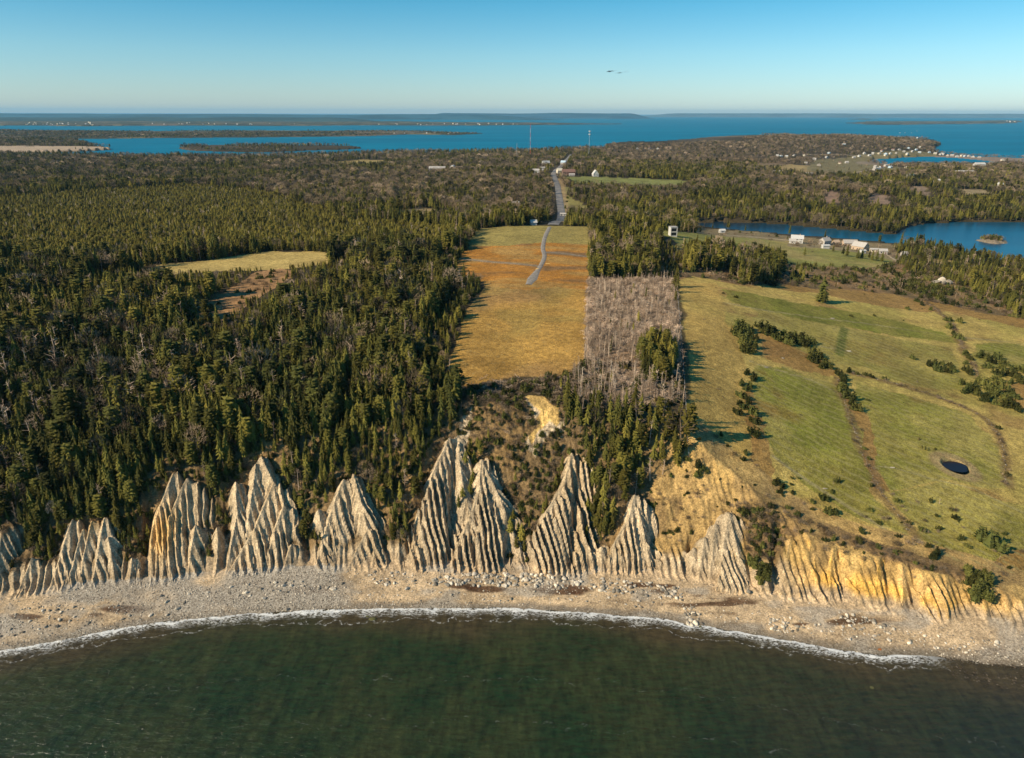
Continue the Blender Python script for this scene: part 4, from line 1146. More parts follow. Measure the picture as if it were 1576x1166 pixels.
house((840, 255), 17, 11, 6, 5, .5, 'white', 'white', 'big white gabled house left of the road where it leaves the wood', clear=22)
house((828, 266), 20, 10, 5, 3, -.1, 'white', 'pale', 'wide white house left of the road below the big gabled one', clear=20)
house((824, 271), 8, 7, 4, 2.5, .2, 'white', 'white', 'small white house left of the road, nearest of its cluster', clear=14)
house((838, 261), 20, 9, 3.5, 2.5, .1, 'grey', 'pale', 'long grey building between the two white houses left of the road', clear=16)
house((867, 253), 11, 9, 5, 4, -.4, 'pale', 'blue', 'pale house with bluish roof just right of the top of the road', clear=16)
house((861, 266), 10, 9, 5, 4, .3, 'cream', 'cream', 'cream gabled house on the right bend of the road', clear=16)
house((875, 268), 24, 14, 5, 4.5, .05, 'brown', 'brown', 'large reddish brown building right of the road by the green field', 'building', name='building', clear=24)
house((880, 270.5), 10, 6, 3, 1.5, .05, 'grey', 'pale', 'low grey shed in front of the reddish brown building', 'shed', name='shed', chimney=False, clear=10)
house((916, 271), 10, 12, 5, 6.5, .15, 'white', 'white', 'white steep gabled house at the far edge of the green field', axis='y', clear=18)
house((886, 249), 7, 6, 4, 2, .3, 'white', 'white', 'white cottage among trees right of the road, left of a pair', clear=12)
house((893, 251), 7, 6, 4, 2, -.2, 'pale', 'pale', 'pale cottage among trees right of the road, right of a pair', clear=12)
house((794, 318), 8, 7, 4.5, 2.5, .3, 'blue', 'white', 'pale blue house in the wood behind the golden field', clear=13)
house((871, 332), 14, 5, 2.6, 1.0, -.05, 'white', 'pale', 'long low white trailer home by the road beyond the hill', 'trailer', name='trailer_home', chimney=False, clear=13)
house((673, 262), 36, 16, 5, 4, .04, 'pale', 'pale', 'long pale metal roofed barn deep in the woods', 'barn', name='barn', chimney=False, clear=34)
house((697, 260), 13, 16, 9, 0, -.1, 'white', 'white', 'round topped white storage hut beside the long pale barn', 'hut', name='storage_hut', dome=True, clear=24)
house((707, 260.5), 17, 9, 4, 3, .1, 'cream', 'tan', 'tan roofed house right of the white storage hut', clear=20)
house((1506, 259), 26, 14, 11, 4, .1, 'white', 'white', 'tall white house on the wooded rise before the cove', clear=30)
house((1482, 267), 44, 12, 5, 2.5, .06, 'grey', 'pale', 'long low building with a pale roof on the wooded rise', 'building', name='building', clear=34)
house((1495, 264), 14, 10, 6, 3, .1, 'tan', 'tan', 'orange tan building behind the long pale roof', 'building', name='building', clear=14)
house((1352, 274), 30, 9, 3.5, 2, .04, 'white', 'red', 'long white building with a red roof near the pinkish clearing', 'building', name='building', clear=24)
house((1401, 273), 13, 12, 4, 3.5, .3, 'grey', 'green', 'house with a greyish green roof alone in the woods', clear=18)
house((1438, 281), 8, 7, 4, 2, .1, 'white', 'black', 'dark roofed white house above the rightmost pink clearing, left of two', clear=14)
house((1443, 281), 6, 6, 5, 2, -.1, 'white', 'white', 'white cottage above the rightmost pink clearing, right of two', clear=10)
house((1538, 288), 9, 8, 6, 3, .2, 'white', 'white', 'white house in the woods above the right bay of the lake', clear=16)
house((1546, 290), 11, 5, 2.6, 1, .2, 'cream', 'pale', 'low cream shed beside the white house in the right hand woods', 'shed', name='shed', chimney=False, clear=10)
house((1196, 267), 20, 9, 4, 3, .05, 'white', 'white', 'wide white house at the near edge of the tan field', clear=20)
house((1243, 269), 22, 8, 3.5, 2, .1, 'pale', 'pale', 'long pale house at the near edge of the tan field, right of the white one', clear=20)
VILL = [(1385, 205), (1393, 205), (1403, 205), (1411, 202), (1412, 212.5), (1419, 210.5), (1417, 217), (1299, 222.5), (1276, 236), (1272, 243), (1253, 246), (1260, 255), (1314, 243), (1330, 237), (1343, 237), (1353, 237), (1357, 233), (1363, 237.5),
        (1363, 240), (1374, 231), (1384, 231), (1398, 228.5), (1415, 227.5), (1404, 234), (1415, 235), (1396, 238), (1387, 240), (1439, 237), (1447, 238.5), (1458, 240), (1465, 240), (1473, 241.5), (1480, 240.5), (1491, 241), (1507, 243), (1543, 247),
        (1292, 252), (1303, 251), (1347, 258), (1351, 260), (1356, 258), (1363, 256), (1346, 262), (1395, 259), (1405, 259), (1430, 259), (1196, 241), (1202, 241), (1222, 240), (1237, 240), (1322, 241), (1338, 240), (1370, 237), (1379, 236), (1430, 235), (1452, 238.5), (1485, 241), (1370, 258), (1210, 242),
        (981, 229.5), (1000, 229), (1012, 229.5), (1240, 252), (1450, 237), (1497, 242), (1410, 231), (1391, 234)]
for i, p_ in enumerate(VILL):
    random.seed(900 + i)
    up = p_[1] < 224
    house(p_, rnd(7, 11), rnd(6, 8), rnd(3, 4.2), rnd(2, 3), rnd(-.7, .7), random.choice(['white', 'white', 'white', 'cream', 'pale', 'blue', 'grey']), random.choice(['white', 'pale', 'grey', 'pale', 'brown']),
          'small house on the wooded headland above the sea' if up else 'small gabled house of the village scattered around the blue cove',
          group='houses on the wooded headland' if up else 'houses around the blue cove', clear=24, chimney=False, detail=False, axis=random.choice('xy'))
# far towns across the bay: simple houses, each its own
def tiny(name):
    V, F = [], []; box_vf(V, F, -.5, .5, -.35, .35, 0, .42)
    V += [(-.55, -.4, .42), (.55, -.4, .42), (.55, .4, .42), (-.55, .4, .42), (-.55, 0, .72), (.55, 0, .72)]
    F += [(8, 9, 13, 12), (10, 11, 12, 13), (9, 10, 13), (11, 8, 12)]
    return mesh_pf(name, V, F)
TINY = []
for wc in ('white', 'cream', 'pale'):
    m_ = tiny('house'); m_.materials.append(M_WALL[wc]); TINY.append(m_)
random.seed(5)
for i in range(0, 120, 1):
    if i < 84 and i % 3 == 0: continue
    if i < 48: u, v, g = rnd(40, 145), rnd(188.5, 193), ('white house of the distant town at far left across the bay', 'houses of the distant town at far left')
    elif i < 84: u, v, g = rnd(200, 470), rnd(188.5, 193.5), ('white house on the distant shore left of the middle', 'houses along the distant shore')
    elif i < 104: u, v, g = rnd(580, 800), rnd(190, 192.5), ('white house on the low distant point in the middle', 'houses on the low distant point')
    elif i < 112: u, v, g = rnd(600, 740), rnd(204, 206.5), ('white house near the tip of the long wooded peninsula', 'houses near the tip of the long peninsula')
    else: u, v, g = rnd(1540, 1562), rnd(186, 188), ('white building at the right end of the long low outer island', 'buildings on the outer island')
    q = at([(u, v)])[0]
    if q[2] < .8: continue
    o = link('house', random.choice(TINY)); o.location = (q[0], q[1], q[2] + 1); s_ = rnd(7, 14) * q[1] / 8000; o.scale = (s_, s_, s_ * 1.1); o.rotation_euler = (0, 0, rnd(-.6, .6))
    tag(o, g[0], 'house', g[1])

# ---------------------------------------------------------------- masts
M_RED = flat('red_paint', (0.5, 0.06, 0.04)); M_STEEL = flat('galvanised_steel', (0.45, 0.46, 0.47))
def mast(px, top_v, w, label, bands=False, drums=(), guyed=True):
    q = at([px])[0]
    rng = math.sqrt(q[0] ** 2 + q[1] ** 2 + (CAM_H - q[2]) ** 2)
    h = (px[1] - top_v) * rng / FPX * 1.0
    r = tag(empty('radio_mast', (q[0], q[1], q[2])), label, 'mast')
    n = 8
    for k in range(n):
        V, F = [], []
        z0, z1 = h * k / n, h * (k + 1) / n
        c = [(w * math.cos(a), w * math.sin(a)) for a in (.5, 2.6, 4.7)]
        for x, y in c: cone(V, F, (x, y, z0), (x, y, z1), w * .16, w * .16, 4)
        m = 4
        for j in range(m):
            za, zb = z0 + (z1 - z0) * j / m, z0 + (z1 - z0) * (j + 1) / m
            for i in range(3):
                a, b2 = c[i], c[(i + 1) % 3]
                cone(V, F, (a[0], a[1], za), (b2[0], b2[1], zb), w * .09, w * .09, 3)
        link('lattice_section', mesh_pf('lattice_section', V, F), M_RED if bands and k % 2 else (M_WALL['white'] if bands else M_STEEL), r)
    for zf, s_ in drums:
        for i in range(3):
            a = i * 2.1 + .4
            V, F = [], []; cone(V, F, (w * 1.2 * math.cos(a), w * 1.2 * math.sin(a), 0), (w * 1.2 * math.cos(a) + s_ * math.cos(a), w * 1.2 * math.sin(a) + s_ * math.sin(a), 0), s_ * .8, s_ * .8, 10)
            b = len(V); F += [tuple(range(0, 10))[::-1], tuple(range(10, 20))]
            o = link('antenna_drum', mesh_pf('antenna_drum', V, F), M_WALL['white'], r); o.location = (0, 0, h * zf)
    if guyed:
        for i in range(3):
            a = i * 2.094 + .3
            V, F = [], []; cone(V, F, (0, 0, h * .92), (h * .4 * math.cos(a), h * .4 * math.sin(a), 0), .06, .06, 3)
            link('guy_wire', mesh_pf('guy_wire', V, F), M_STEEL, r)
mast((816, 243), 196, .85, 'tall slim red and white banded lattice mast beyond the wood', bands=True)
mast((906, 243), 205, .75, 'grey mast with two clusters of white antennas near its top', drums=((.97, 1.9), (.86, 1.9)))
mast((795.5, 243), 222, .7, 'short thin mast left of the tall red and white one')

# ---------------------------------------------------------------- roads
def ribbon(name, pts, width, mat, lift=.22, kind_='structure', taper=None, step=4.0):
    pts = np.asarray(pts); L = np.concatenate([[0], np.cumsum(np.hypot(*np.diff(pts, axis=0).T))])
    t = np.arange(0, L[-1], step); t = np.append(t, L[-1])
    ker = np.array([.25, .5, .25])
    px_ = np.interp(t, L, pts[:, 0]); py_ = np.interp(t, L, pts[:, 1])
    for _ in range(6):
        px_[1:-1] = np.convolve(px_, ker, 'valid'); py_[1:-1] = np.convolve(py_, ker, 'valid')
    dx, dy = np.gradient(px_), np.gradient(py_); n = np.hypot(dx, dy); dx /= n; dy /= n
    off = np.array([-.5, -.3, -.1, .1, .3, .5]); crown = np.array([-.35, .02, .06, .06, .02, -.35])
    w = np.full(len(t), width) if taper is None else np.interp(t / L[-1], *taper) * width
    w = w * (1 + .10 * fbm(t, t * 0, 9, 301, 3))
    Xr = px_[:, None] + dy[:, None] * off * w[:, None]; Yr = py_[:, None] - dx[:, None] * off * w[:, None]
    Zc = ground_z(px_, py_)[0]; Ze = ground_z(Xr, Yr)[0]
    Zr = np.maximum(Ze, Zc[:, None]) * .5 + Ze * .5 + lift + crown
    return tag(link(name, grid_mesh(name, Xr, Yr, Zr), mat), kind=kind_)
def gravel(name, c1, c2, sc=.5):
    nt = NT(name, .95, .1)
    c = nt.mix(nt.ramp(nt.noise(sc, 5, .7), .35, .65), c1, c2)
    nt.bump(nt.noise(3, 3), .4, .1)
    return nt.out(c)
M_GRAV = gravel('grey_gravel', (0.20, 0.175, 0.15), (0.31, 0.275, 0.235)); M_ASPH = gravel('worn_asphalt', (0.19, 0.175, 0.165), (0.26, 0.24, 0.22), .15); M_DIRT = gravel('dirt_lane', (0.30, 0.23, 0.15), (0.38, 0.31, 0.21))
ribbon('gravel_road', ROAD1, 3.4, M_GRAV, taper=([0, .8, .93, 1], [1.1, 1.0, 1.9, 1.2]))
ribbon('paved_road', ROAD2, 9.5, M_ASPH, lift=.5, step=8)
ribbon('village_road', HIGHROAD, 12, M_DIRT, lift=.6, step=15)
ribbon('farm_lane', apoly([(1112, 361), (1150, 363.5), (1200, 368), (1222, 371)]), 3.0, M_DIRT, lift=.3)
ribbon('farm_lane', apoly([(1366, 392), (1378, 400), (1392, 407)]), 2.6, M_DIRT, lift=.3)

# ---------------------------------------------------------------- rocks
def rock_mesh(seed, name='boulder', sub=2):
    random.seed(seed); bm = bmesh.new(); bmesh.ops.create_icosphere(bm, subdivisions=sub, radius=.5)
    pl = [(Vector((rnd(-1, 1), rnd(-1, 1), rnd(-.6, 1))).normalized(), rnd(.30, .44)) for _ in range(9)]
    for v in bm.verts:
        for n, d in pl:
            k = v.co.dot(n)
            if k > d: v.co -= n * (k - d)
        v.co *= 1 + rnd(-.04, .04)
        v.co.z = v.co.z * .72 + .22
    me = bpy.data.meshes.new(name); bm.to_mesh(me); bm.free()
    return me
nt = NT('pale_granite', .9, .15)
_rk = tree_tint(nt, [(0.05, 0.038, 0.026), (0.27, 0.225, 0.17), (0.40, 0.35, 0.28), (0.52, 0.44, 0.33)])
m_rock = nt.out(_rk)
ROCKS = []
for i in range(6):
    m_ = rock_mesh(300 + i, sub=1 if i > 2 else 2); m_.materials.append(m_rock); ROCKS.append(m_)
NAMES_ROCK = []
def in_px(n, *px):
    q = apoly(list(px))
    x = RNG.uniform(q[:, 0].min(), q[:, 0].max(), n * 3); y = RNG.uniform(q[:, 1].min(), q[:, 1].max(), n * 3)
    k = inpoly(x, y, q); x, y = x[k][:n], y[k][:n]
    return x, y
rx, ry, rs = [], [], []
def rocks(n, s0, s1, *px):
    x, y = in_px(n, *px); rx.extend(x); ry.extend(y); rs.extend(s0 + (s1 - s0) * RNG.random(len(x)) ** 2.2)
rocks(330, .45, 1.7, (668, 884), (760, 880), (860, 884), (885, 888), (890, 906), (800, 902), (700, 902), (660, 900))
rocks(190, .4, 1.5, (885, 888), (980, 893), (1050, 903), (1055, 925), (960, 915), (890, 906))
rocks(70, .4, 1.6, (1050, 930), (1072, 930), (1080, 960), (1058, 965))
rocks(55, .4, 1.3, (1180, 955), (1205, 950), (1225, 975), (1190, 975))
rocks(90, .35, 1.1, (640, 905), (900, 905), (1050, 925), (1200, 950), (1190, 972), (1000, 940), (800, 925), (640, 925))
rocks(190, .35, 1.15, (1200, 940), (1320, 965), (1450, 975), (1600, 990), (1600, 1020), (1450, 1000), (1330, 990), (1200, 965))
rocks(60, .4, 1.3, (1290, 940), (1370, 960), (1380, 972), (1290, 955))
rocks(75, .35, 1.4, (100, 935), (300, 910), (600, 888), (640, 890), (640, 915), (500, 925), (300, 940), (110, 965))
rocks(40, .5, 1.4, (350, 900), (520, 890), (520, 905), (350, 915))
rocks(40, .5, 1.2, (0, 940), (100, 930), (90, 965), (0, 985))
rocks(45, .4, 1.2, (560, 880), (640, 878), (640, 900), (560, 900))
rx, ry, rs = np.array(rx), np.array(ry), np.array(rs); rz_ = ground_z(rx, ry)[0]
od = np.argsort(-rs)
def rock_label(u, v):
    if 655 <= u < 890 and v < 908: return 'pale boulder in the tumbled rocks below the three tall ridges', 'boulders below the three tall ridges'
    if 885 <= u < 1062 and v < 928: return 'pale boulder in the rocks at the foot of the bluff right of the brown weed', 'boulders at the foot of the bluff right of the brown weed'
    if 1040 <= u < 1085: return 'pale boulder in the rock spill below the dark gully', 'boulders spilled below the dark gully'
    if u < 655: return 'pale boulder on the grey shingle of the left beach', 'boulders on the grey shingle at the left'
    return 'pale boulder strewn over the tan sand of the right beach', 'boulders strewn over the right beach'
for n_, i in enumerate(od[:300]):
    u, v = project(rx[i], ry[i], rz_[i]); lb, gr = rock_label(u, v)
    o = link('boulder', ROCKS[n_ % 3]); o.location = (rx[i], ry[i], rz_[i] - .08 * rs[i])
    s_ = rs[i]; o.scale = (s_ * rnd(.9, 1.5), s_ * rnd(.8, 1.2), s_ * rnd(.7, 1.1)); o.rotation_euler = (rnd(-.3, .3), rnd(-.3, .3), rnd(0, 6.28)); o['tint'] = rnd(.35, 1)
    tag(o, lb, 'boulder', gr)
def single_rock(px, s, label, mat=None, z=None, tint=.5, name='boulder'):
    q = at([px])[0] if z is None else np.append(at_z([px], z)[0], z)
    me = rock_mesh(hash(label) % 9999 if False else int(px[0]) + int(px[1]), name); me.materials.append(mat or m_rock)
    o = link(name, me); o.location = (q[0], q[1], q[2] - .1); o.scale = s; o['tint'] = tint; tag(o, label, 'boulder'); return o
m_moss = flat('wet_mossy_rock', (0.10, 0.095, 0.035)); m_wet = flat('wet_dark_rock', (0.04, 0.028, 0.018), .4)
single_rock((512, 907), (2.6, 1.5, 1.4), 'largest pale rounded boulder alone on the left shingle beach', tint=.9)
single_rock((442, 938), (1.6, 1.3, 1.4), 'tan boulder at the wash line among small dark stones on the left')
single_rock((1152, 912), (1.7, 1.4, 1.8), 'large pale boulder at the toe of the bluff below the wide fluted face', tint=.8)
single_rock((574, 953), (2.6, 1.8, 1.2), 'mossy green brown rock in the surf left of the middle', m_moss, z=-.2)
single_rock((566, 949), (1.2, 1.0, .8), 'small wet rock just left of the mossy surf rock', m_moss, z=-.15)
single_rock((1078, 965), (1.3, 1.0, .8), 'yellowish weedy rock in the foam right of the middle', m_moss, z=-.15)
single_rock((1109, 978), (1.6, 1.2, .7), 'dark wet rock awash outside the foam at the right', m_wet, z=-.25)
single_rock((1208, 1052), (2.0, 1.6, .7), 'dark rock awash in open water, left of a pair', m_wet, z=-.3)
single_rock((1343, 1059), (2.2, 1.7, .8), 'brown weed covered rock awash in open water, right of a pair', m_moss, z=-.25)
single_rock((1354, 999), (2.6, 1.4, .7), 'rusty orange rock where the foam line ends', flat('rusty_rock', (0.36, 0.12, 0.03)), z=.1)
# pale stones standing in the meadows
for px, s, lb in (((1281, 490), (3.2, 1.3, 1.0), 'long pale stone beside the upper meadow path'), ((1306, 540), (3.4, .9, .7), 'flat pale stone in the middle meadow'), ((1178, 565), (2.8, .9, .7), 'pale stone at the corner of the left meadow'),
                  ((1373, 719), (2.6, .7, .5), 'pale stone slab beside the brown ditch'), ((1270, 752), (2.0, 1.0, .8), 'rounded pale rock at the lower left meadow edge'), ((1205, 551), (1.6, 1.1, .7), 'small pale stone left of the hedge bushes'), ((1505, 437), (5.0, 2.0, 1.8), 'low pale rock near the spruces right of the grey outcrop')):
    single_rock(px, s, lb, tint=.8)
# the grey outcrop on the rough ground
q = at([(1451, 436)])[0]
HOUSE_CLEAR.append((q[0], q[1], 9))
oc = tag(empty('rock_outcrop', tuple(q), 0, 1.25), 'big pale grey rock outcrop behind bushes beyond the right meadow', 'rock outcrop')
random.seed(77)
for i, (dx, dy, sx_, sy_, sz_) in enumerate(((-3.5, 0, 6, 5, 5), (0, 1.5, 6, 5, 7.5), (3.2, .3, 4.5, 4, 5), (-.5, -2, 5, 3.5, 4), (5.2, 1, 4, 3, 3), (-5.5, 1, 3.5, 3, 3), (2.5, -2.4, 3, 2.4, 2.6))):
    me = rock_mesh(500 + i, 'rock'); me.materials.append(m_rock); o = link('rock', me, None, oc)
    o.location = (dx, dy, -.3); o.scale = (sx_, sy_, sz_); o.rotation_euler = (rnd(-.3, .3), rnd(-.3, .3), rnd(0, 6)); o['tint'] = rnd(.35, .6)

# rock stuff: small stones of the beach, and stones of the field walls
def stone_stuff(name, x, y, z, s, tint, parent=None):
    n = len(x); me = bpy.data.meshes.new(name); me.vertices.add(n)
    me.vertices.foreach_set('co', np.stack([x, y, z], 1).astype(np.float32).ravel())
    for nm, d in (('sc', np.stack([s * RNG.uniform(.9, 1.5, n), s * RNG.uniform(.8, 1.2, n), s * RNG.uniform(.6, 1, n)], 1)), ('ro', np.stack([RNG.uniform(-.3, .3, n), RNG.uniform(-.3, .3, n), RNG.uniform(0, 6.28, n)], 1))):
        a = me.attributes.new(nm, 'FLOAT_VECTOR', 'POINT'); a.data.foreach_set('vector', d.astype(np.float32).ravel())
    a = me.attributes.new('tint', 'FLOAT', 'POINT'); a.data.foreach_set('value', tint.astype(np.float32))
    a = me.attributes.new('ix', 'INT', 'POINT'); a.data.foreach_set('value', RNG.integers(0, 3, n).astype(np.int32))
    ob = link(name, me, None, parent)
    tr = bpy.data.node_groups.new(name, 'GeometryNodeTree')
    tr.interface.new_socket('Geometry', in_out='INPUT', socket_type='NodeSocketGeometry'); tr.interface.new_socket('Geometry', in_out='OUTPUT', socket_type='NodeSocketGeometry')
    N, L = tr.nodes, tr.links
    gi, go, jo, ip = N.new('NodeGroupInput'), N.new('NodeGroupOutput'), N.new('GeometryNodeJoinGeometry'), N.new('GeometryNodeInstanceOnPoints')
    for o_ in ROCK_SRC:
        oi = N.new('GeometryNodeObjectInfo'); oi.transform_space = 'ORIGINAL'; oi.inputs['Object'].default_value = o_; oi.inputs['As Instance'].default_value = False
        gt = N.new('GeometryNodeGeometryToInstance'); L.new(oi.outputs['Geometry'], gt.inputs[0]); L.new(gt.outputs[0], jo.inputs[0])
    ip.inputs['Pick Instance'].default_value = True
    L.new(gi.outputs[0], ip.inputs['Points']); L.new(jo.outputs[0], ip.inputs['Instance'])
    for nm, typ, sk in (('ix', 'INT', 'Instance Index'), ('ro', 'FLOAT_VECTOR', 'Rotation'), ('sc', 'FLOAT_VECTOR', 'Scale')):
        q_ = N.new('GeometryNodeInputNamedAttribute'); q_.data_type = typ; q_.inputs['Name'].default_value = nm; L.new(q_.outputs['Attribute'], ip.inputs[sk])
    L.new(ip.outputs[0], go.inputs[0])
    ob.modifiers.new('scatter', 'NODES').node_group = tr
    return tag(ob, kind='stuff')
ROCK_SRC = []
for o in list(COL.objects):
    if o.name.startswith('boulder') and o.data in ROCKS[:3] and o.data.name not in [r.data.name for r in ROCK_SRC]:
        ROCK_SRC.append(o)
r_ = od[300:]
n = 15000
bx = RNG.uniform(-190, 200, n); t_ = RNG.random(n); byw, byb = y_water(bx), y_base(bx)
by = byw + (byb - byw) * (t_ * 1.02 - .04)
dens = .16 + .84 * (1 - sstep(-70, -10, bx)) * sstep(-.3, .3, fbm(bx, by * 1.6, 22, 131, 4) + .2)
dens = np.maximum(dens, (np.abs(t_ - .06) < .10) * (bx < 0) * 1.0); dens = np.maximum(dens, .8 * (bx > 125) * (t_ < .3))
k = RNG.random(n) < dens
bx, by = bx[k], by[k]
bs_ = RNG.uniform(.18, .5, len(bx))
# dark stones in the shallows at the far right
wx2 = RNG.uniform(118, 200, 1500); wy2 = y_water(wx2) - RNG.random(1500) ** 1.5 * 9
sxs = np.concatenate([rx[r_], bx, wx2]); sys_ = np.concatenate([ry[r_], by, wy2]); sss = np.concatenate([rs[r_], bs_, RNG.uniform(.25, .7, 1500)])
szs = np.maximum(ground_z(sxs, sys_)[0], -.12)
sti = np.concatenate([RNG.uniform(.4, 1, len(r_)), RNG.uniform(.12, .95, len(bx)), RNG.uniform(0, .05, 1500)])
stone_stuff('beach_stones', sxs, sys_, szs - .06, sss, sti)
for wi, (pts, lb) in enumerate(zip(WALLW, ('brown tumbled stone wall running down between the left and the pond meadow', 'tumbled stone wall climbing past bushes at the upper right', 'curving tumbled stone wall around the pond meadow'))):
    xs2, ys2 = [], []
    for i in range(len(pts) - 1):
        m = int(np.hypot(*(pts[i + 1] - pts[i])) * 1.8); t = RNG.random(m)
        xs2 += list(pts[i][0] + t * (pts[i + 1][0] - pts[i][0]) + RNG.normal(0, .45, m)); ys2 += list(pts[i][1] + t * (pts[i + 1][1] - pts[i][1]) + RNG.normal(0, .45, m))
    xs2, ys2 = np.array(xs2), np.array(ys2); w0 = empty('stone_wall', (0, 0, 0)); tag(w0, lb, 'stone wall')
    stone_stuff('stones', xs2, ys2, ground_z(xs2, ys2)[0], RNG.uniform(.2, .55, len(xs2)), RNG.uniform(.05, .3, len(xs2)), w0)

# islet in the lake
q = at_z([(1528, 371)], LAKE_Z)[0]
n1 = 40; rr = np.linspace(0, 1.25, 12); aa = np.linspace(0, 2 * math.pi, n1)
RR, AA = np.meshgrid(rr, aa)
rad = 14.5 * (1 + .16 * np.sin(2 * AA + .5) + .10 * np.sin(5 * AA) + .06 * np.sin(9 * AA + 1))
IXX = q[0] + RR * rad * np.cos(AA) * 1.05; IYY = q[1] + RR * rad * np.sin(AA) * 1.3
IZ = LAKE_Z + 3.2 * (1 - RR ** 2) + .5 * fbm(IXX, IYY, 4, 311, 3)
tag(link('islet', grid_mesh('islet', IXX, IYY, IZ), gravel('islet_rock', (0.30, 0.24, 0.18), (0.16, 0.12, 0.07))), kind='structure')
ISLET = (q[0], q[1])

# fence of posts and wire along the straight boundary of the dead stand
fp = apoly([(1060, 704), (1058, 680), (1055, 620), (1048, 520), (1041, 440), (1037, 390)])
L_ = np.concatenate([[0], np.cumsum(np.hypot(*np.diff(fp, axis=0).T))])
t = np.arange(0, L_[-1], 4.0); fx, fy = np.interp(t, L_, fp[:, 0]), np.interp(t, L_, fp[:, 1]); fz = ground_z(fx, fy)[0]
fe = tag(empty('fence', (0, 0, 0)), 'old wooden post and wire fence along the right side of the dead stand', 'fence')
PM = bmesh_box('post', flat('old_post', (0.12, 0.10, 0.085)), -.09, .09, -.09, .09, -.4, 1.35)
for x, y, z in zip(fx, fy, fz):
    o = link('post', PM, None, fe); o.location = (x, y, z)
for hz in (.5, .85, 1.2):
    V, F = [], []
    for i in range(len(t) - 1): cone(V, F, (fx[i], fy[i], fz[i] + hz), (fx[i + 1], fy[i + 1], fz[i + 1] + hz), .02, .02, 3)
    link('wire', mesh_pf('wire', V, F), M_STEEL, fe)

# heaps of fresh soil at the track side
for px, s, lb in (((827, 414), (2.6, 1.5, 1.1), 'small yellow soil heap left of the gravel track'), ((843, 406), (3.2, 1.4, 1.2), 'small yellow soil heap right of the gravel track')):
    single_rock(px, s, lb, flat('yellow_soil', (0.62, 0.42, 0.16)), name='soil_heap')['category'] = 'soil heap'

# faint cloud wisps
mc = NT('cloud_vapour', 1.0, 0.0); mc.b.inputs['Alpha'].default_value = .03; m_cloud = mc.out((0.5, 0.62, 0.7))
for i, (px, w_m) in enumerate((((942, 109), 130), ((958, 111), 170))):
    d = rays([px])[0]; p = d / d[1] * 26000
    random.seed(i); bm = bmesh.new()
    for k in range(9):
        mtx = Matrix.Translation((rnd(-1, 1) * w_m, rnd(-60, 60), rnd(-.12, .12) * w_m)) @ Matrix.Diagonal((rnd(.4, .9) * w_m, 60, rnd(.10, .2) * w_m, 1))
        bmesh.ops.create_icosphere(bm, subdivisions=2, radius=1, matrix=mtx)
    me = bpy.data.meshes.new('cloud'); bm.to_mesh(me); bm.free(); o = link('cloud', me, m_cloud); o.location = (p[0], p[1], p[2] + CAM_H); o.rotation_euler = (0, -.15, 0)
    tag(o, kind='structure')

# ---------------------------------------------------------------- the air over the bay
V, F = [], []; box_vf(V, F, -70000, 70000, -7000, 75000, -14, 420)
hz = link('haze', mesh_pf('haze', V, F))
mh = bpy.data.materials.new('haze'); mh.use_nodes = True
mt = mh.node_tree; mt.nodes.clear(); mo = mt.nodes.new('ShaderNodeOutputMaterial'); pv_ = mt.nodes.new('ShaderNodeVolumePrincipled')
pv_.inputs['Color'].default_value = (0.40, 0.74, 1.0, 1); pv_.inputs['Density'].default_value = 1.8e-5
mt.links.new(pv_.outputs[0], mo.inputs['Volume']); hz.data.materials.append(mh)
tag(hz, kind='stuff')

# ---------------------------------------------------------------- candidates on a jittered lattice, thinner with distance
def lattice(y0, y1, sp):
    ny = int((y1 - y0) / sp); xm = .80 * (.935 * y1 + 49) + 30; nx = int(2 * xm / sp)
    X, Y = np.meshgrid(np.linspace(-xm, xm, nx), np.linspace(y0, y1, ny, endpoint=False))
    X = X + RNG.uniform(-.48, .48, X.shape) * sp; Y = Y + RNG.uniform(-.48, .48, X.shape) * sp
    X, Y = X.ravel(), Y.ravel()
    k = (np.abs(X) < .80 * (.935 * Y + 49) + 30)
    return X[k], Y[k]
cx, cy, csp = [], [], []
LIMIT = {'bush': 110, 'shrub': 200}
for y0, y1, sp in ((172, 330, 2.7), (330, 480, 3.0), (480, 620, 3.5), (620, 900, 4.8), (900, 1400, 6.3), (1400, 2100, 8.5), (2100, 3900, 12.5), (3900, 7600, 27)):
    X, Y = lattice(y0, y1, sp); cx.append(X); cy.append(Y); csp.append(np.full(len(X), sp))
X = np.concatenate(cx); Y = np.concatenate(cy); SP = np.concatenate(csp)
Z, BR = ground_z(X, Y)
w_ = np.clip(Y / 500, .3, 2.5)
JX = X + 4 * w_ * fbm(X, Y, 18, 201, 3); JY = Y + 6 * w_ * fbm(X, Y, 22, 202, 3)
IN = {n: inpoly(JX, JY, CLOVER[n]) for n in CLOVER if CLOVER[n] is not None}
opn = np.zeros(len(X), bool)
for n in OPEN: opn |= IN[n]
ok = (Z > .9) & ~opn
ok &= ~((Y > 2900) & ((fbm(X, Y, 420, 213, 3) > .12) | (Z < 1.6)))
R_s = RNG.random(len(X))
near = Y < 345
ok &= ~near | ((IN['near_left'] | IN['near_right'] | ((Y > 262) & (X < -15) & ~IN['slope_scrub'])) & (BR < .15))
shb = np.zeros(len(X), bool)
for dy in (15, 40, 65, 90, 115): shb |= inpoly(X, Y + dy, LAKE) | inpoly(X + 15, Y + dy, LAKE)
ok &= ~(shb & (X < 440) & (R_s > .06) & ~inpoly(X, Y, LAKE))
for n in FORCE: ok |= IN[n] & (Z > .9)
ok &= ~(inpoly(X, Y, LAKE) | inpoly(X, Y, HARBOUR))
gapn = fbm(X, Y, 26, 203, 3)
R_ = RNG.random(len(X))
ok &= ~((gapn > .38) & (R_ < .75) & (Y < 700))
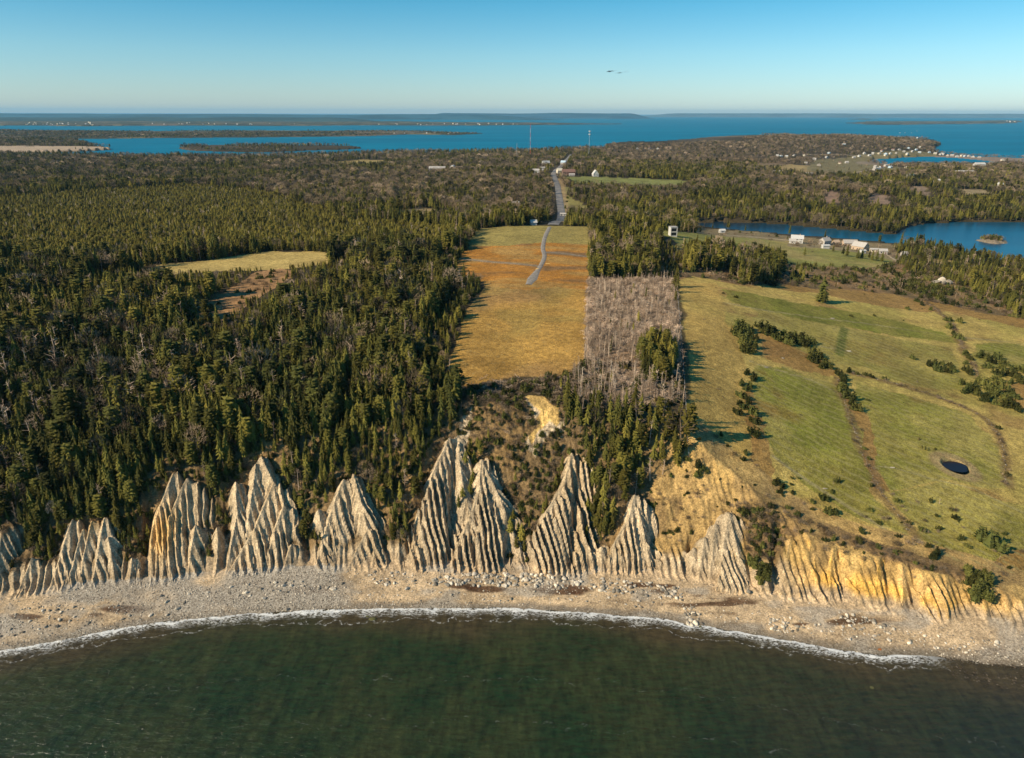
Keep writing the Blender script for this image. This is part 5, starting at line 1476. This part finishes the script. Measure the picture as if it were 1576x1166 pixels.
for pts, hw in ((ROAD1, 6), (ROAD2, 11), (HIGHROAD, 9)):
    ok &= seg_dist(X, Y, pts) > hw
for hx, hy, hr in HOUSE_CLEAR:
    # the plot and its sunny strip towards the sea
    ok &= ~((np.hypot(X - hx, Y - hy) < hr) | ((np.abs(X - hx) < hr * .7) & (Y < hy) & (Y > hy - hr * 2.2)))
# brush, young wood and scrub sets
U = RNG.random(len(X)); V_ = RNG.random(len(X))
kind = np.full(len(X), 0)           # 0 spruce, 1 dead, 2 leafless, 3 bush
hard = fbm(X, Y, 180, 205, 4) + .35 * fbm(X, Y, 40, 206, 3)
right = X > .1 * Y
ph = sstep(-.15, .45, hard + .30 * sstep(1000, 1700, Y) - .1 * right)
kind = np.where(U < .06 + .46 * ph * sstep(600, 900, Y), 2, kind)
kind = np.where((kind == 0) & (V_ < .045 * (Y < 900) + .08 * (fbm(X, Y, 35, 207, 3) > .25) * (Y < 700)), 1, kind)
headl = (Y > 1950) & (X > 300)
kind = np.where(headl & (U < .85), 2, kind)
H = 10.6 + 2.8 * fbm(X, Y, 50, 208, 3) + RNG.normal(0, 2.0, len(X))
H = np.clip(H, 5, 15)
WF = RNG.uniform(1.1, 1.6, len(X)) * (1 + .35 * sstep(500, 1500, Y))
TI = np.clip(.30 + .30 * fbm(X, Y, 90, 209, 3) + .35 * fbm(X, Y, 24, 210, 2) + RNG.normal(0, .18, len(X)), 0, 1)
H *= 1 + .28 * fbm(X, Y, 14, 211, 2)
H = np.where(inpoly(X + 13, Y, CLOVER['field']) & (X < 20) & (Y < 480), H * .5, H)
yg = (IN['ygreen'] | IN['ygreen2']) & ok
H = np.where(yg, RNG.uniform(3.0, 5.6, len(X)), H); TI = np.where(yg, RNG.uniform(.6, 1.0, len(X)), TI); WF = np.where(yg, 2.7, WF)
kind = np.where(yg, np.where(U < .05, 1, 0), kind)
bl = (IN['block'] | IN['wood_row'] | IN['lake_row'] | IN['mid_row']) & ok
kind = np.where(bl & (kind == 1) & (V_ > .05), 0, kind); H = np.where(IN['mid_row'] | IN['lake_row'], H * .75, H)
H = np.where(Y > 3900, 8, H); WF = np.where(Y > 3900, 4.2, WF)
H = np.where(headl, H * .8, H); H = np.where(IN['low_front'] | IN['low_front2'], H * .38, H); TI = np.where(IN['low_front'], TI * .5 + .5, TI)
H = np.where(near & (Y < y_base_s(X) + 34), H * .78, H)
fb = (X > 300) & (Y > 1100) & (Y < 2000)
for nm in ('m1', 'm3', 'm4a', 'm4b', 'm4c', 'm5', 'm6', 'm8', 'c1', 'm2'):
    for d_ in (12, 30, 50):
        H = np.where(inpoly(X, Y + d_, CLOVER[nm]) & ~IN[nm], np.minimum(H, 2.2 + d_ * .07), H)
cab_ = tw.location; H = np.where((np.abs(X - cab_.x * Y / cab_.y) < 9) & (Y < cab_.y) & (Y > cab_.y - 190) & (X > 90), np.minimum(H, 4.5), H)
ok_spit = ~(inpoly(X, Y, FAR_LANDS['spit'][0]) & (Y < 3010 + 60 * fbm(X, Y, 200, 214, 2)))
ok &= ok_spit
# dead brush: a second, denser set
bx, by = [], []
q = CLOVER['brush']
n = 3100
_bx = RNG.uniform(q[:, 0].min() - 5, q[:, 0].max() + 5, n * 2); _by = RNG.uniform(225, 425, n * 2)
kb = inpoly(_bx, _by, CLOVER['brush']) & (RNG.random(n * 2) < .75)
_bx, _by = _bx[kb], _by[kb]
bz = ground_z(_bx, _by)[0]
bh = RNG.uniform(3.0, 6.2, len(_bx)) * (1 + .2 * fbm(_bx, _by, 20, 221, 2)); bk = np.where(RNG.random(len(_bx)) < .45, 1, np.where(RNG.random(len(_bx)) < .97, 6, 0))
uu, vv = project(_bx, _by, bz)
inn = ((uu - 1012) / 30) ** 2 + ((vv - 560) / 32) ** 2 < 1
bh = np.where(bk == 6, RNG.uniform(1.6, 3.4, len(bh)), bh); bk = np.where(inn, 0, bk); bh = np.where(inn, RNG.uniform(7, 10.5, len(bh)), bh)
bk = np.where((vv > 560) & (RNG.random(len(bk)) < .2), 3, bk); bsn = (vv > 520) & (RNG.random(len(bk)) < .35) & ~inn; bk = np.where(bsn, 1, bk); bh = np.where(bsn, RNG.uniform(5, 9, len(bh)), bh)
bh = np.where(bk == 3, RNG.uniform(1.5, 3.2, len(bh)), bh)
bt = np.where(bk == 6, RNG.uniform(.7, 1, len(bh)), RNG.random(len(bh)))
# scrub on the bluff and the rough ground
def scat(zn, n, kinds, h0, h1, ymin=0, cond=None):
    q = CLOVER[zn]
    x = RNG.uniform(q[:, 0].min(), q[:, 0].max(), n); y = RNG.uniform(q[:, 1].min(), q[:, 1].max(), n)
    k = inpoly(x, y, q)
    x, y = x[k], y[k]; z, b = ground_z(x, y); k = (b < .2) & (z > 3.2) & ~inpoly(x, y, CLOVER['scarp'])
    for hx, hy, hr in HOUSE_CLEAR: k &= np.hypot(x - hx, y - hy) > min(hr, 9)
    x, y, z = x[k], y[k], z[k]
    return [x, y, z, RNG.choice(kinds, len(x)), RNG.uniform(h0, h1, len(x))]
extra = [scat('slope_scrub', 1700, [3, 3, 5, 5, 5, 5, 5], .6, 2.0), scat('slope_scrub', 40, [0], 3, 6), scat('brush_low', 900, [1, 1, 5, 5, 3], 1.2, 3.2), scat('yellow_bank', 160, [3, 5, 5], .5, 1.6),
         scat('scrub_r', 3400, [3, 3, 5, 5, 5, 1, 0], 1.2, 4.5), scat('c2', 110, [1, 3, 5], 1, 3), scat('m2', 25, [3, 2], 2, 5), scat('right_open', 70, [5, 5, 3], .5, 1.2), scat('shore_r', 60, [5, 5, 3, 0], 1.5, 4), scat('up_right', 16, [5], 1.5, 3), scat('village', 330, [0, 2, 2], 6, 10), scat('strand', 90, [2, 0], 5, 8), scat('m7', 120, [3, 5], 1, 3), scat('rim_r', 420, [5, 5, 3, 5], .7, 1.8), scat('gully_r', 300, [5, 5, 3], .8, 2.2), scat('bush_block', 170, [3, 3, 0], 2.5, 4.5), scat('yard', 60, [2, 5], 4, 8)]
# rim scrub where the wood ends at the bluff
n = 9000
ex = RNG.uniform(-165, 165, n); eyb = y_base_s(ex); ey = eyb + RNG.uniform(3, 48, n)
ez, eb = ground_z(ex, ey)
fz = 2.6 + SLOPE * (ey - eyb)
kk = (eb < .12) & ~inpoly(ex, ey, CLOVER['scarp']) & (~inpoly(ex, ey, CLOVER['slope_scrub']) | (RNG.random(n) < .3)) & (ez > 4) & (fz - ez > -7) & ((ex < 32) | (RNG.random(n) < .07)) & (RNG.random(n) < .85)
ek = RNG.choice([3, 5, 5, 3, 3, 1, 0, 0], kk.sum()); ek = np.where(((ex[kk] > 32) | inpoly(ex[kk], ey[kk], CLOVER['slope_scrub'])) & (ek == 0), 5, ek)
extra.append([ex[kk], ey[kk], ez[kk], ek, np.where(ek == 0, RNG.uniform(3, 7, len(ek)), RNG.uniform(.7, 2.2, len(ek)))])
# trees of the islet
a_ = RNG.uniform(0, 6.28, 46); r__ = 11 * np.sqrt(RNG.random(46))
extra.append([ISLET[0] + r__ * np.cos(a_), ISLET[1] + r__ * 1.2 * np.sin(a_), LAKE_Z + 3.2 * (1 - (r__ / 14) ** 2), RNG.choice([2, 2, 3, 3, 0], 46), RNG.uniform(3, 5.5, 46)])
# rows along stone walls
wx_, wy_ = [], []
for pts in WALLW:
    for i in range(len(pts) - 1):
        m = int(np.hypot(*(pts[i + 1] - pts[i])) / 2.2)
        t = RNG.random(m); wx_ += list(pts[i][0] + t * (pts[i + 1][0] - pts[i][0]) + RNG.normal(0, 1.0, m)); wy_ += list(pts[i][1] + t * (pts[i + 1][1] - pts[i][1]) + RNG.normal(0, 1.0, m))
wx_, wy_ = np.array(wx_), np.array(wy_)
extra.append([wx_, wy_, ground_z(wx_, wy_)[0], np.full(len(wx_), 5), RNG.uniform(.6, 1.7, len(wx_))])

def cat5(*a): return [np.concatenate(v) for v in zip(*a)]
o = ok
ALL = cat5([X[o], Y[o], Z[o], kind[o], H[o], WF[o], TI[o]],
           [_bx, _by, bz, bk, bh, RNG.uniform(.9, 1.5, len(bh)), bt],
           *[[e[0], e[1], e[2], e[3], e[4], RNG.uniform(.9, 1.5, len(e[0])), np.where(e[3] == 5, RNG.uniform(.1, .65, len(e[0])), RNG.uniform(0, .6, len(e[0])))] for e in extra])
AX, AY, AZ, AK, AH, AWF, AT = ALL
AK = AK.astype(int); AK = np.where((AK == 5) | (AK == 6), 4, AK)       # 4 brown shrub
ARZ = RNG.uniform(0, 6.28, len(AX))
UU, VV = project(AX, AY, AZ + AH * .5)
inview = (UU > 5) & (UU < 1571) & (VV > 180) & (VV < 1160)
RANGE = np.sqrt(AX ** 2 + AY ** 2 + (CAM_H - AZ) ** 2)
size = AH / RANGE
BROWN = [(trunk_mesh(m_twig, .3, .03), bush_mesh(80 + i, m_twig, .7, 200, 'twigs')) for i in range(3)]
NAMES['shrub'] = ('leafless_shrub', 'twigs', BROWN)
KN = ['spruce', 'dead', 'leafless', 'bush', 'shrub']
KEY = {'spruce': 'spruce', 'dead': 'dead', 'leafless': 'bare', 'bush': 'bush', 'shrub': 'shrub'}
STUFFN = {'spruce': 'spruce_woods', 'dead': 'dead_woods', 'leafless': 'leafless_woods', 'bush': 'low_evergreen_scrub', 'shrub': 'leafless_scrub'}
def region_text(kd, u, v, h, ti):
    """what one plant is and where it stands, in words"""
    base = {'spruce': 'spruce tree', 'dead': 'dead tree', 'leafless': 'leafless tree', 'bush': 'evergreen bush', 'shrub': 'leafless shrub'}[kd]
    t = base
    hs = {'spruce': (8, 11.5), 'dead': (5.5, 9), 'leafless': (8, 11), 'bush': (1.4, 2.2), 'shrub': (1.3, 2.2)}[kd]
    sz = 'small' if h < hs[0] else ('tall' if h > hs[1] else 'medium')
    cl = {'spruce': ('dark green', 'olive green', 'yellow green'), 'dead': ('grey', 'dull grey', 'pale grey'), 'leafless': ('brown', 'light brown', 'pale'), 'bush': ('dark green', 'olive', 'brownish green'), 'shrub': ('dark brown', 'brown', 'pale brown')}[kd]
    d = sz + ' ' + cl[0 if ti < .33 else (1 if ti < .66 else 2)] + ' ' + base
    def third(a, w): return w[min(2, max(0, int((a) * 3)))]
    if 895 < u < 1052 and 425 < v < 625:
        return d + ' in the ' + third((v - 425) / 200, ('far', 'middle', 'near')) + ' part of the dead stand, ' + third((u - 895) / 157, ('field side', 'centre', 'meadow side')), t + 's of the dead stand right of the golden field'
    if 858 < u < 1065 and v >= 600:
        return d + ' ' + third((u - 858) / 207, ('at the left', 'in the middle', 'at the right')) + ' of the clump above the bluff, ' + ('upper' if v < 680 else 'lower') + ' rows', t + 's in the clump right of the brown gully'
    if 690 < u <= 900 and v > 560:
        return d + ' on the scrub slope below the golden field, ' + ('near the rim' if v < 640 else ('half way down' if v < 740 else 'near the beach')), t + 's on the scrubby slope below the golden field'
    if u <= 860 and v > 560:
        wh = 'above the low ridges at far left' if u < 210 else 'above the orange stained ridge' if u < 320 else 'above the broad many ribbed ridge' if u < 460 else 'above the twin pointed ridge' if u < 600 else 'left of the two tall middle ridges'
        return d + ' ' + ('at the bluff edge ' if v > 700 else 'in the wood ') + wh, t + 's along the bluff edge on the left'
    if u <= 760:
        return d + ' in the left wood, ' + ('far left' if u < 220 else 'nearer the clearing' if u < 480 else 'nearer the golden field'), t + 's in the wood left of the golden field'
    if u > 1000 and v > 700: return d + ' on the yellow bank ' + ('left of the fluted face' if u < 1060 else 'around the fluted face' if u < 1190 else 'towards the right end'), t + 's on the yellow bank'
    if u > 1040 and v > 425: return d + ' on the open meadow, ' + ('left part' if u < 1230 else 'middle part' if u < 1420 else 'right part'), t + 's scattered over the right meadow'
    if u > 1040: return d + ' on rough ground beyond the meadow, ' + ('left part' if u < 1230 else 'middle part' if u < 1420 else 'right part'), t + 's on the rough ground beyond the right meadow'
    return d + ' in the stand right of the golden field', t + 's in the stand beside the golden field'

def scatter_stuff(name, lib, keyk, idx):
    n = len(idx)
    me = bpy.data.meshes.new(name)
    me.vertices.add(n)
    me.vertices.foreach_set('co', np.stack([AX[idx], AY[idx], AZ[idx] - .1], 1).astype(np.float32).ravel())
    def fa(nm, d, typ):
        a = me.attributes.new(nm, typ, 'POINT')
        a.data.foreach_set('vector' if typ == 'FLOAT_VECTOR' else 'value', d.ravel())
    fa('sc', np.stack([AH[idx] * AWF[idx], AH[idx] * AWF[idx], AH[idx]], 1).astype(np.float32), 'FLOAT_VECTOR')
    tl = .035
    fa('ro', np.stack([RNG.normal(0, tl, n), RNG.normal(0, tl, n), ARZ[idx]], 1).astype(np.float32), 'FLOAT_VECTOR')
    fa('ix', RNG.integers(0, len(lib), n).astype(np.int32), 'INT')
    fa('tint', AT[idx].astype(np.float32), 'FLOAT')
    ob = link(name, me)
    tree = bpy.data.node_groups.new(name, 'GeometryNodeTree')
    tree.interface.new_socket('Geometry', in_out='INPUT', socket_type='NodeSocketGeometry')
    tree.interface.new_socket('Geometry', in_out='OUTPUT', socket_type='NodeSocketGeometry')
    N = tree.nodes; L = tree.links
    gi = N.new('NodeGroupInput'); go = N.new('NodeGroupOutput')
    jo = N.new('GeometryNodeJoinGeometry')
    # joined in reverse: the join node lists its last link first
    for i in range(len(lib)):
        a, b = PROTO[(keyk, i)]
        j1 = N.new('GeometryNodeJoinGeometry')
        for o_ in (a, b):
            oi = N.new('GeometryNodeObjectInfo'); oi.transform_space = 'ORIGINAL'; oi.inputs['Object'].default_value = o_
            L.new(oi.outputs['Geometry'], j1.inputs[0])
        gt = N.new('GeometryNodeGeometryToInstance'); L.new(j1.outputs[0], gt.inputs[0]); L.new(gt.outputs[0], jo.inputs[0])
    ip = N.new('GeometryNodeInstanceOnPoints'); ip.inputs['Pick Instance'].default_value = True
    L.new(gi.outputs[0], ip.inputs['Points']); L.new(jo.outputs[0], ip.inputs['Instance'])
    def na(nm, typ):
        q = N.new('GeometryNodeInputNamedAttribute'); q.data_type = typ; q.inputs['Name'].default_value = nm
        return q.outputs['Attribute']
    L.new(na('ix', 'INT'), ip.inputs['Instance Index'])
    L.new(na('ro', 'FLOAT_VECTOR'), ip.inputs['Rotation'])
    L.new(na('sc', 'FLOAT_VECTOR'), ip.inputs['Scale'])
    L.new(ip.outputs[0], go.inputs[0])
    md = ob.modifiers.new('scatter', 'NODES'); md.node_group = tree
    tag(ob, kind='stuff')
    return ob
for ki, kn in enumerate(KN):
    kk = KEY[kn]; lib = NAMES[kk][2]
    idx = np.where(AK == ki)[0]
    vis = idx[inview[idx]]
    top = vis[np.argsort(-size[vis])][:LIMIT.get(kn, 300)]
    for j, i in enumerate(top):
        lb, gr = region_text(kn, UU[i], VV[i], AH[i], AT[i])
        plant(kk, j, (AX[i], AY[i], AZ[i] - .1), AH[i], AWF[i], ARZ[i], AT[i], lb, gr, 'shrub' if ki > 2 else 'tree', (RNG.normal(0, .04), RNG.normal(0, .04)))
    rest = np.setdiff1d(idx, top)
    rest = rest[(UU[rest] > -250) & (UU[rest] < 1830)]
    print(kn, len(idx), len(rest))
    scatter_stuff(STUFFN[kn], lib, kk, rest)

# ---------------------------------------------------------------- bushes and lone trees one can pick out on the open land
def cluster(kd, hh, label, group, pts, cat='shrub', wf=(1.0, 1.5), tint=(0, .5)):
    P3 = at(pts)
    for i, p_ in enumerate(P3):
        random.seed(int(pts[i][0] * 7 + pts[i][1]))
        h = hh * rnd(.8, 1.25)
        plant(kd, random.randrange(4), (p_[0], p_[1], p_[2] - .1), h, rnd(*wf), rnd(0, 6.28), rnd(*tint), label, group, cat)
cluster('bush', 4.6, 'tall dark evergreen bush in the dense clump at the left corner of the meadow', 'evergreens of the left meadow clump', [(1133, 505), (1143, 507), (1150, 512), (1138, 519), (1148, 526), (1155, 533), (1145, 539), (1131, 512), (1158, 522), (1141, 530), (1150, 542)])
cluster('bush', 4.0, 'round evergreen bush in the long hedge row crossing the upper meadow', 'evergreens of the upper hedge row', [(1172, 505), (1182, 508), (1190, 515), (1205, 515), (1215, 520), (1222, 518), (1232, 522), (1240, 526), (1250, 529), (1210, 528), (1195, 522), (1226, 527), (1243, 532), (1180, 514), (1217, 526), (1236, 531)])
cluster('bush', 3.8, 'evergreen bush in the small group at the lower end of the hedge row', 'evergreens below the hedge row', [(1252, 545), (1262, 551), (1270, 560), (1256, 559), (1275, 566), (1250, 553), (1266, 566)])
cluster('bush', 3.4, 'evergreen bush in the narrow stack at the head of the brown ditch', 'evergreens at the head of the brown ditch', [(1290, 577), (1297, 591), (1302, 601), (1306, 612), (1310, 621), (1315, 629), (1298, 584), (1293, 600), (1299, 610)])
cluster('bush', 2.2, 'low bush in the loose line right of the ditch head', 'low bushes right of the ditch head', [(1306, 572), (1318, 576), (1331, 577), (1340, 580), (1362, 584)])
cluster('bush', 3.0, 'evergreen bush in the vertical row on the left edge of the green meadow', 'evergreens down the left meadow edge', [(1140, 591), (1150, 576), (1158, 583), (1148, 600), (1140, 611), (1152, 621), (1138, 623), (1135, 637), (1158, 636), (1162, 651), (1160, 668), (1155, 595), (1147, 614), (1144, 628)])
cluster('bush', 3.0, 'evergreen bush in the oval thicket in the middle of the meadow', 'evergreens of the oval meadow thicket', [(1430, 562), (1438, 566), (1450, 561), (1462, 564), (1445, 572), (1458, 573), (1466, 570), (1437, 560), (1452, 568)])
cluster('bush', 2.4, 'lone round bush left of the oval thicket', None, [(1404, 552)])
cluster('bush', 3.8, 'evergreen bush in the big thicket at the right edge of the meadow', 'evergreens of the big right thicket', [(1480, 591), (1492, 600), (1505, 606), (1520, 601), (1535, 606), (1545, 615), (1530, 621), (1515, 616), (1555, 621), (1565, 631), (1500, 595), (1487, 604), (1525, 611), (1548, 626), (1560, 612), (1512, 592), (1540, 597), (1552, 605),
     (1508, 549), (1520, 551), (1535, 553), (1545, 561), (1520, 566), (1535, 576), (1550, 577), (1562, 581), (1572, 571), (1555, 590), (1526, 558), (1541, 568), (1558, 570), (1568, 588), (1530, 585)])
cluster('bush', 3.2, 'evergreen bush among the few beside the stone wall at the right', 'evergreens beside the right stone wall', [(1485, 546), (1491, 552), (1488, 571), (1461, 494), (1477, 496), (1458, 504), (1467, 514), (1474, 521), (1486, 560), (1493, 575)])
cluster('bush', 2.6, 'small evergreen bush dotted over the rusty ground beyond the meadow', 'bushes dotted over the rusty ground', [(1432, 477), (1411, 464), (1418, 469), (1397, 476), (1505, 456), (1516, 461), (1530, 464), (1532, 471), (1540, 469), (1475, 446), (1480, 448), (1488, 446), (1498, 449), (1503, 450), (1474, 470), (1487, 471), (1497, 472), (1503, 474), (1515, 476), (1523, 481), (1457, 465)])
cluster('spruce', 17, 'tall ragged lone tree standing in the far part of the meadow', None, [(1264, 464)], 'tree', (1.9, 1.9), (0, .1))
cluster('spruce', 9, 'smaller ragged tree leaning against the tall lone meadow tree', None, [(1268, 467)], 'tree', (1.8, 1.8), (0, .1))
cluster('spruce', 8, 'lone dark spruce on the grass below the large white farmhouse', None, [(1238, 393)], 'tree', (1.7, 1.7))
cluster('spruce', 9.5, 'dark spruce in the row in front of the farm barns', 'spruces in front of the farm barns', [(1297, 393), (1303, 394), (1320, 397), (1326, 397), (1337, 399), (1349, 401), (1357, 402), (1282, 387), (1342, 400)], 'tree', (1.5, 1.9))
cluster('spruce', 10, 'spruce in the pair left of the rough slope beyond the meadow', 'spruces left of the rough slope', [(1224, 425), (1231, 427), (1219, 429), (1236, 431)], 'tree', (1.3, 1.6))
cluster('bush', 5.0, 'large grey green bush by the cliff edge at far right', None, [(1521, 838)], 'shrub', (1.5, 1.5), (.1, .2))
cluster('bush', 3.4, 'evergreen bush in the clump spilling over the cliff edge at far right', 'evergreens spilling over the right cliff edge', [(1498, 888), (1506, 897), (1500, 905), (1510, 912), (1504, 920), (1514, 900), (1494, 896), (1512, 888), (1516, 918), (1502, 912), (1490, 884)], 'shrub', (1.0, 1.4), (.1, .5))
cluster('bush', 3.2, 'evergreen bush clinging to the bluff left of the yellow face', 'evergreens left of the yellow face', [(1162, 872), (1170, 880), (1176, 888), (1166, 890), (1172, 896), (1180, 880)], 'shrub', (.9, 1.3), (.2, .6))
cluster('bush', 2.4, 'dark bush on the rim of the yellow bank', 'bushes on the rim of the yellow bank', [(1075, 717), (1081, 724), (1077, 731), (1197, 744), (1204, 750), (1200, 758), (1267, 768), (1277, 790), (1325, 818), (1440, 852), (1436, 858)])
for (u, v, h, lb) in ((1413, 676, 1.3, 'small bush above the round pond, upper of two'), (1422, 691, 1.4, 'small bush above the round pond, lower of two'), (1330, 691, 1.5, 'small bush on the brown ditch line, upper'), (1337, 706, 1.2, 'tiny bush just below the upper ditch bush'), (1381, 772, 1.6, 'yellow green bush at the lower ditch'), (1470, 798, 1.6, 'small bush alone in the lowest meadow'),
                      (1548, 732, 2.0, 'brown bush right of the pond by the wall'), (1537, 660, 2.2, 'dark bush at the top corner of the pond meadow'), (1310, 487, 1.3, 'low grey bush beside the upper path, left of two'), (1345, 486, 1.4, 'low grey bush beside the upper path, right of two'), (1133, 458, 1.6, 'small dark bush in the near left corner of the upper meadow'), (1113, 452, 1.5, 'small dark bush at the left start of the upper path')):
    cluster('bush', h, lb, None, [(u, v)], tint=(.2, .9))
cluster('spruce', 5.5, 'small bright green spruce in the gully right of the middle ridge', 'small spruces right of the middle ridge', [(790, 802), (798, 815), (803, 830), (795, 844), (807, 850), (786, 818)], 'tree', (1.6, 2.0), (.4, .8))
cluster('spruce', 5, 'small spruce in the scrub between the two tall left ridges', 'small spruces between the tall ridges', [(722, 700), (717, 716), (728, 742), (712, 768), (735, 690), (706, 780), (724, 758), (730, 712)], 'tree', (1.5, 1.9), (.1, .6))
# trees thrown down along the lower edge of the golden field
FT = [(u + RNG.uniform(-4, 4), v + RNG.uniform(-6, 6)) for u, v in [(700 + 6.2 * k, 596 - 8 * math.sin(k / 28 * 3.1)) for k in range(30)] + [(880 + 5 * k, 570 + 25 * (k % 3)) for k in range(14)] + [(915 + 9 * k, 445 + 37 * (k % 4)) for k in range(13)]]
for i, p_ in enumerate(at(FT)):
    random.seed(i + 400)
    nm, crn, lib = NAMES['dead']; tr, cr = lib[i % 5]
    r = empty('fallen_tree', (p_[0], p_[1], p_[2] + .35), 0, rnd(4, 7)); r.rotation_euler = (rnd(1.35, 1.6), 0, rnd(0, 6.28))
    if i < 30: tag(r, 'grey fallen tree in the tangle along the lower edge of the golden field', 'fallen tree', 'fallen trees below the golden field')
    elif i < 44: tag(r, 'grey fallen tree lying on the slope below the dead stand', 'fallen tree', 'fallen trees below the dead stand')
    else: tag(r, 'pale fallen tree lying inside the grey dead stand', 'fallen tree', 'fallen trees inside the dead stand')
    a = link('trunk', tr, None, r); b_ = link('branches', cr, None, r); a['tint'] = b_['tint'] = rnd(.2, 1)
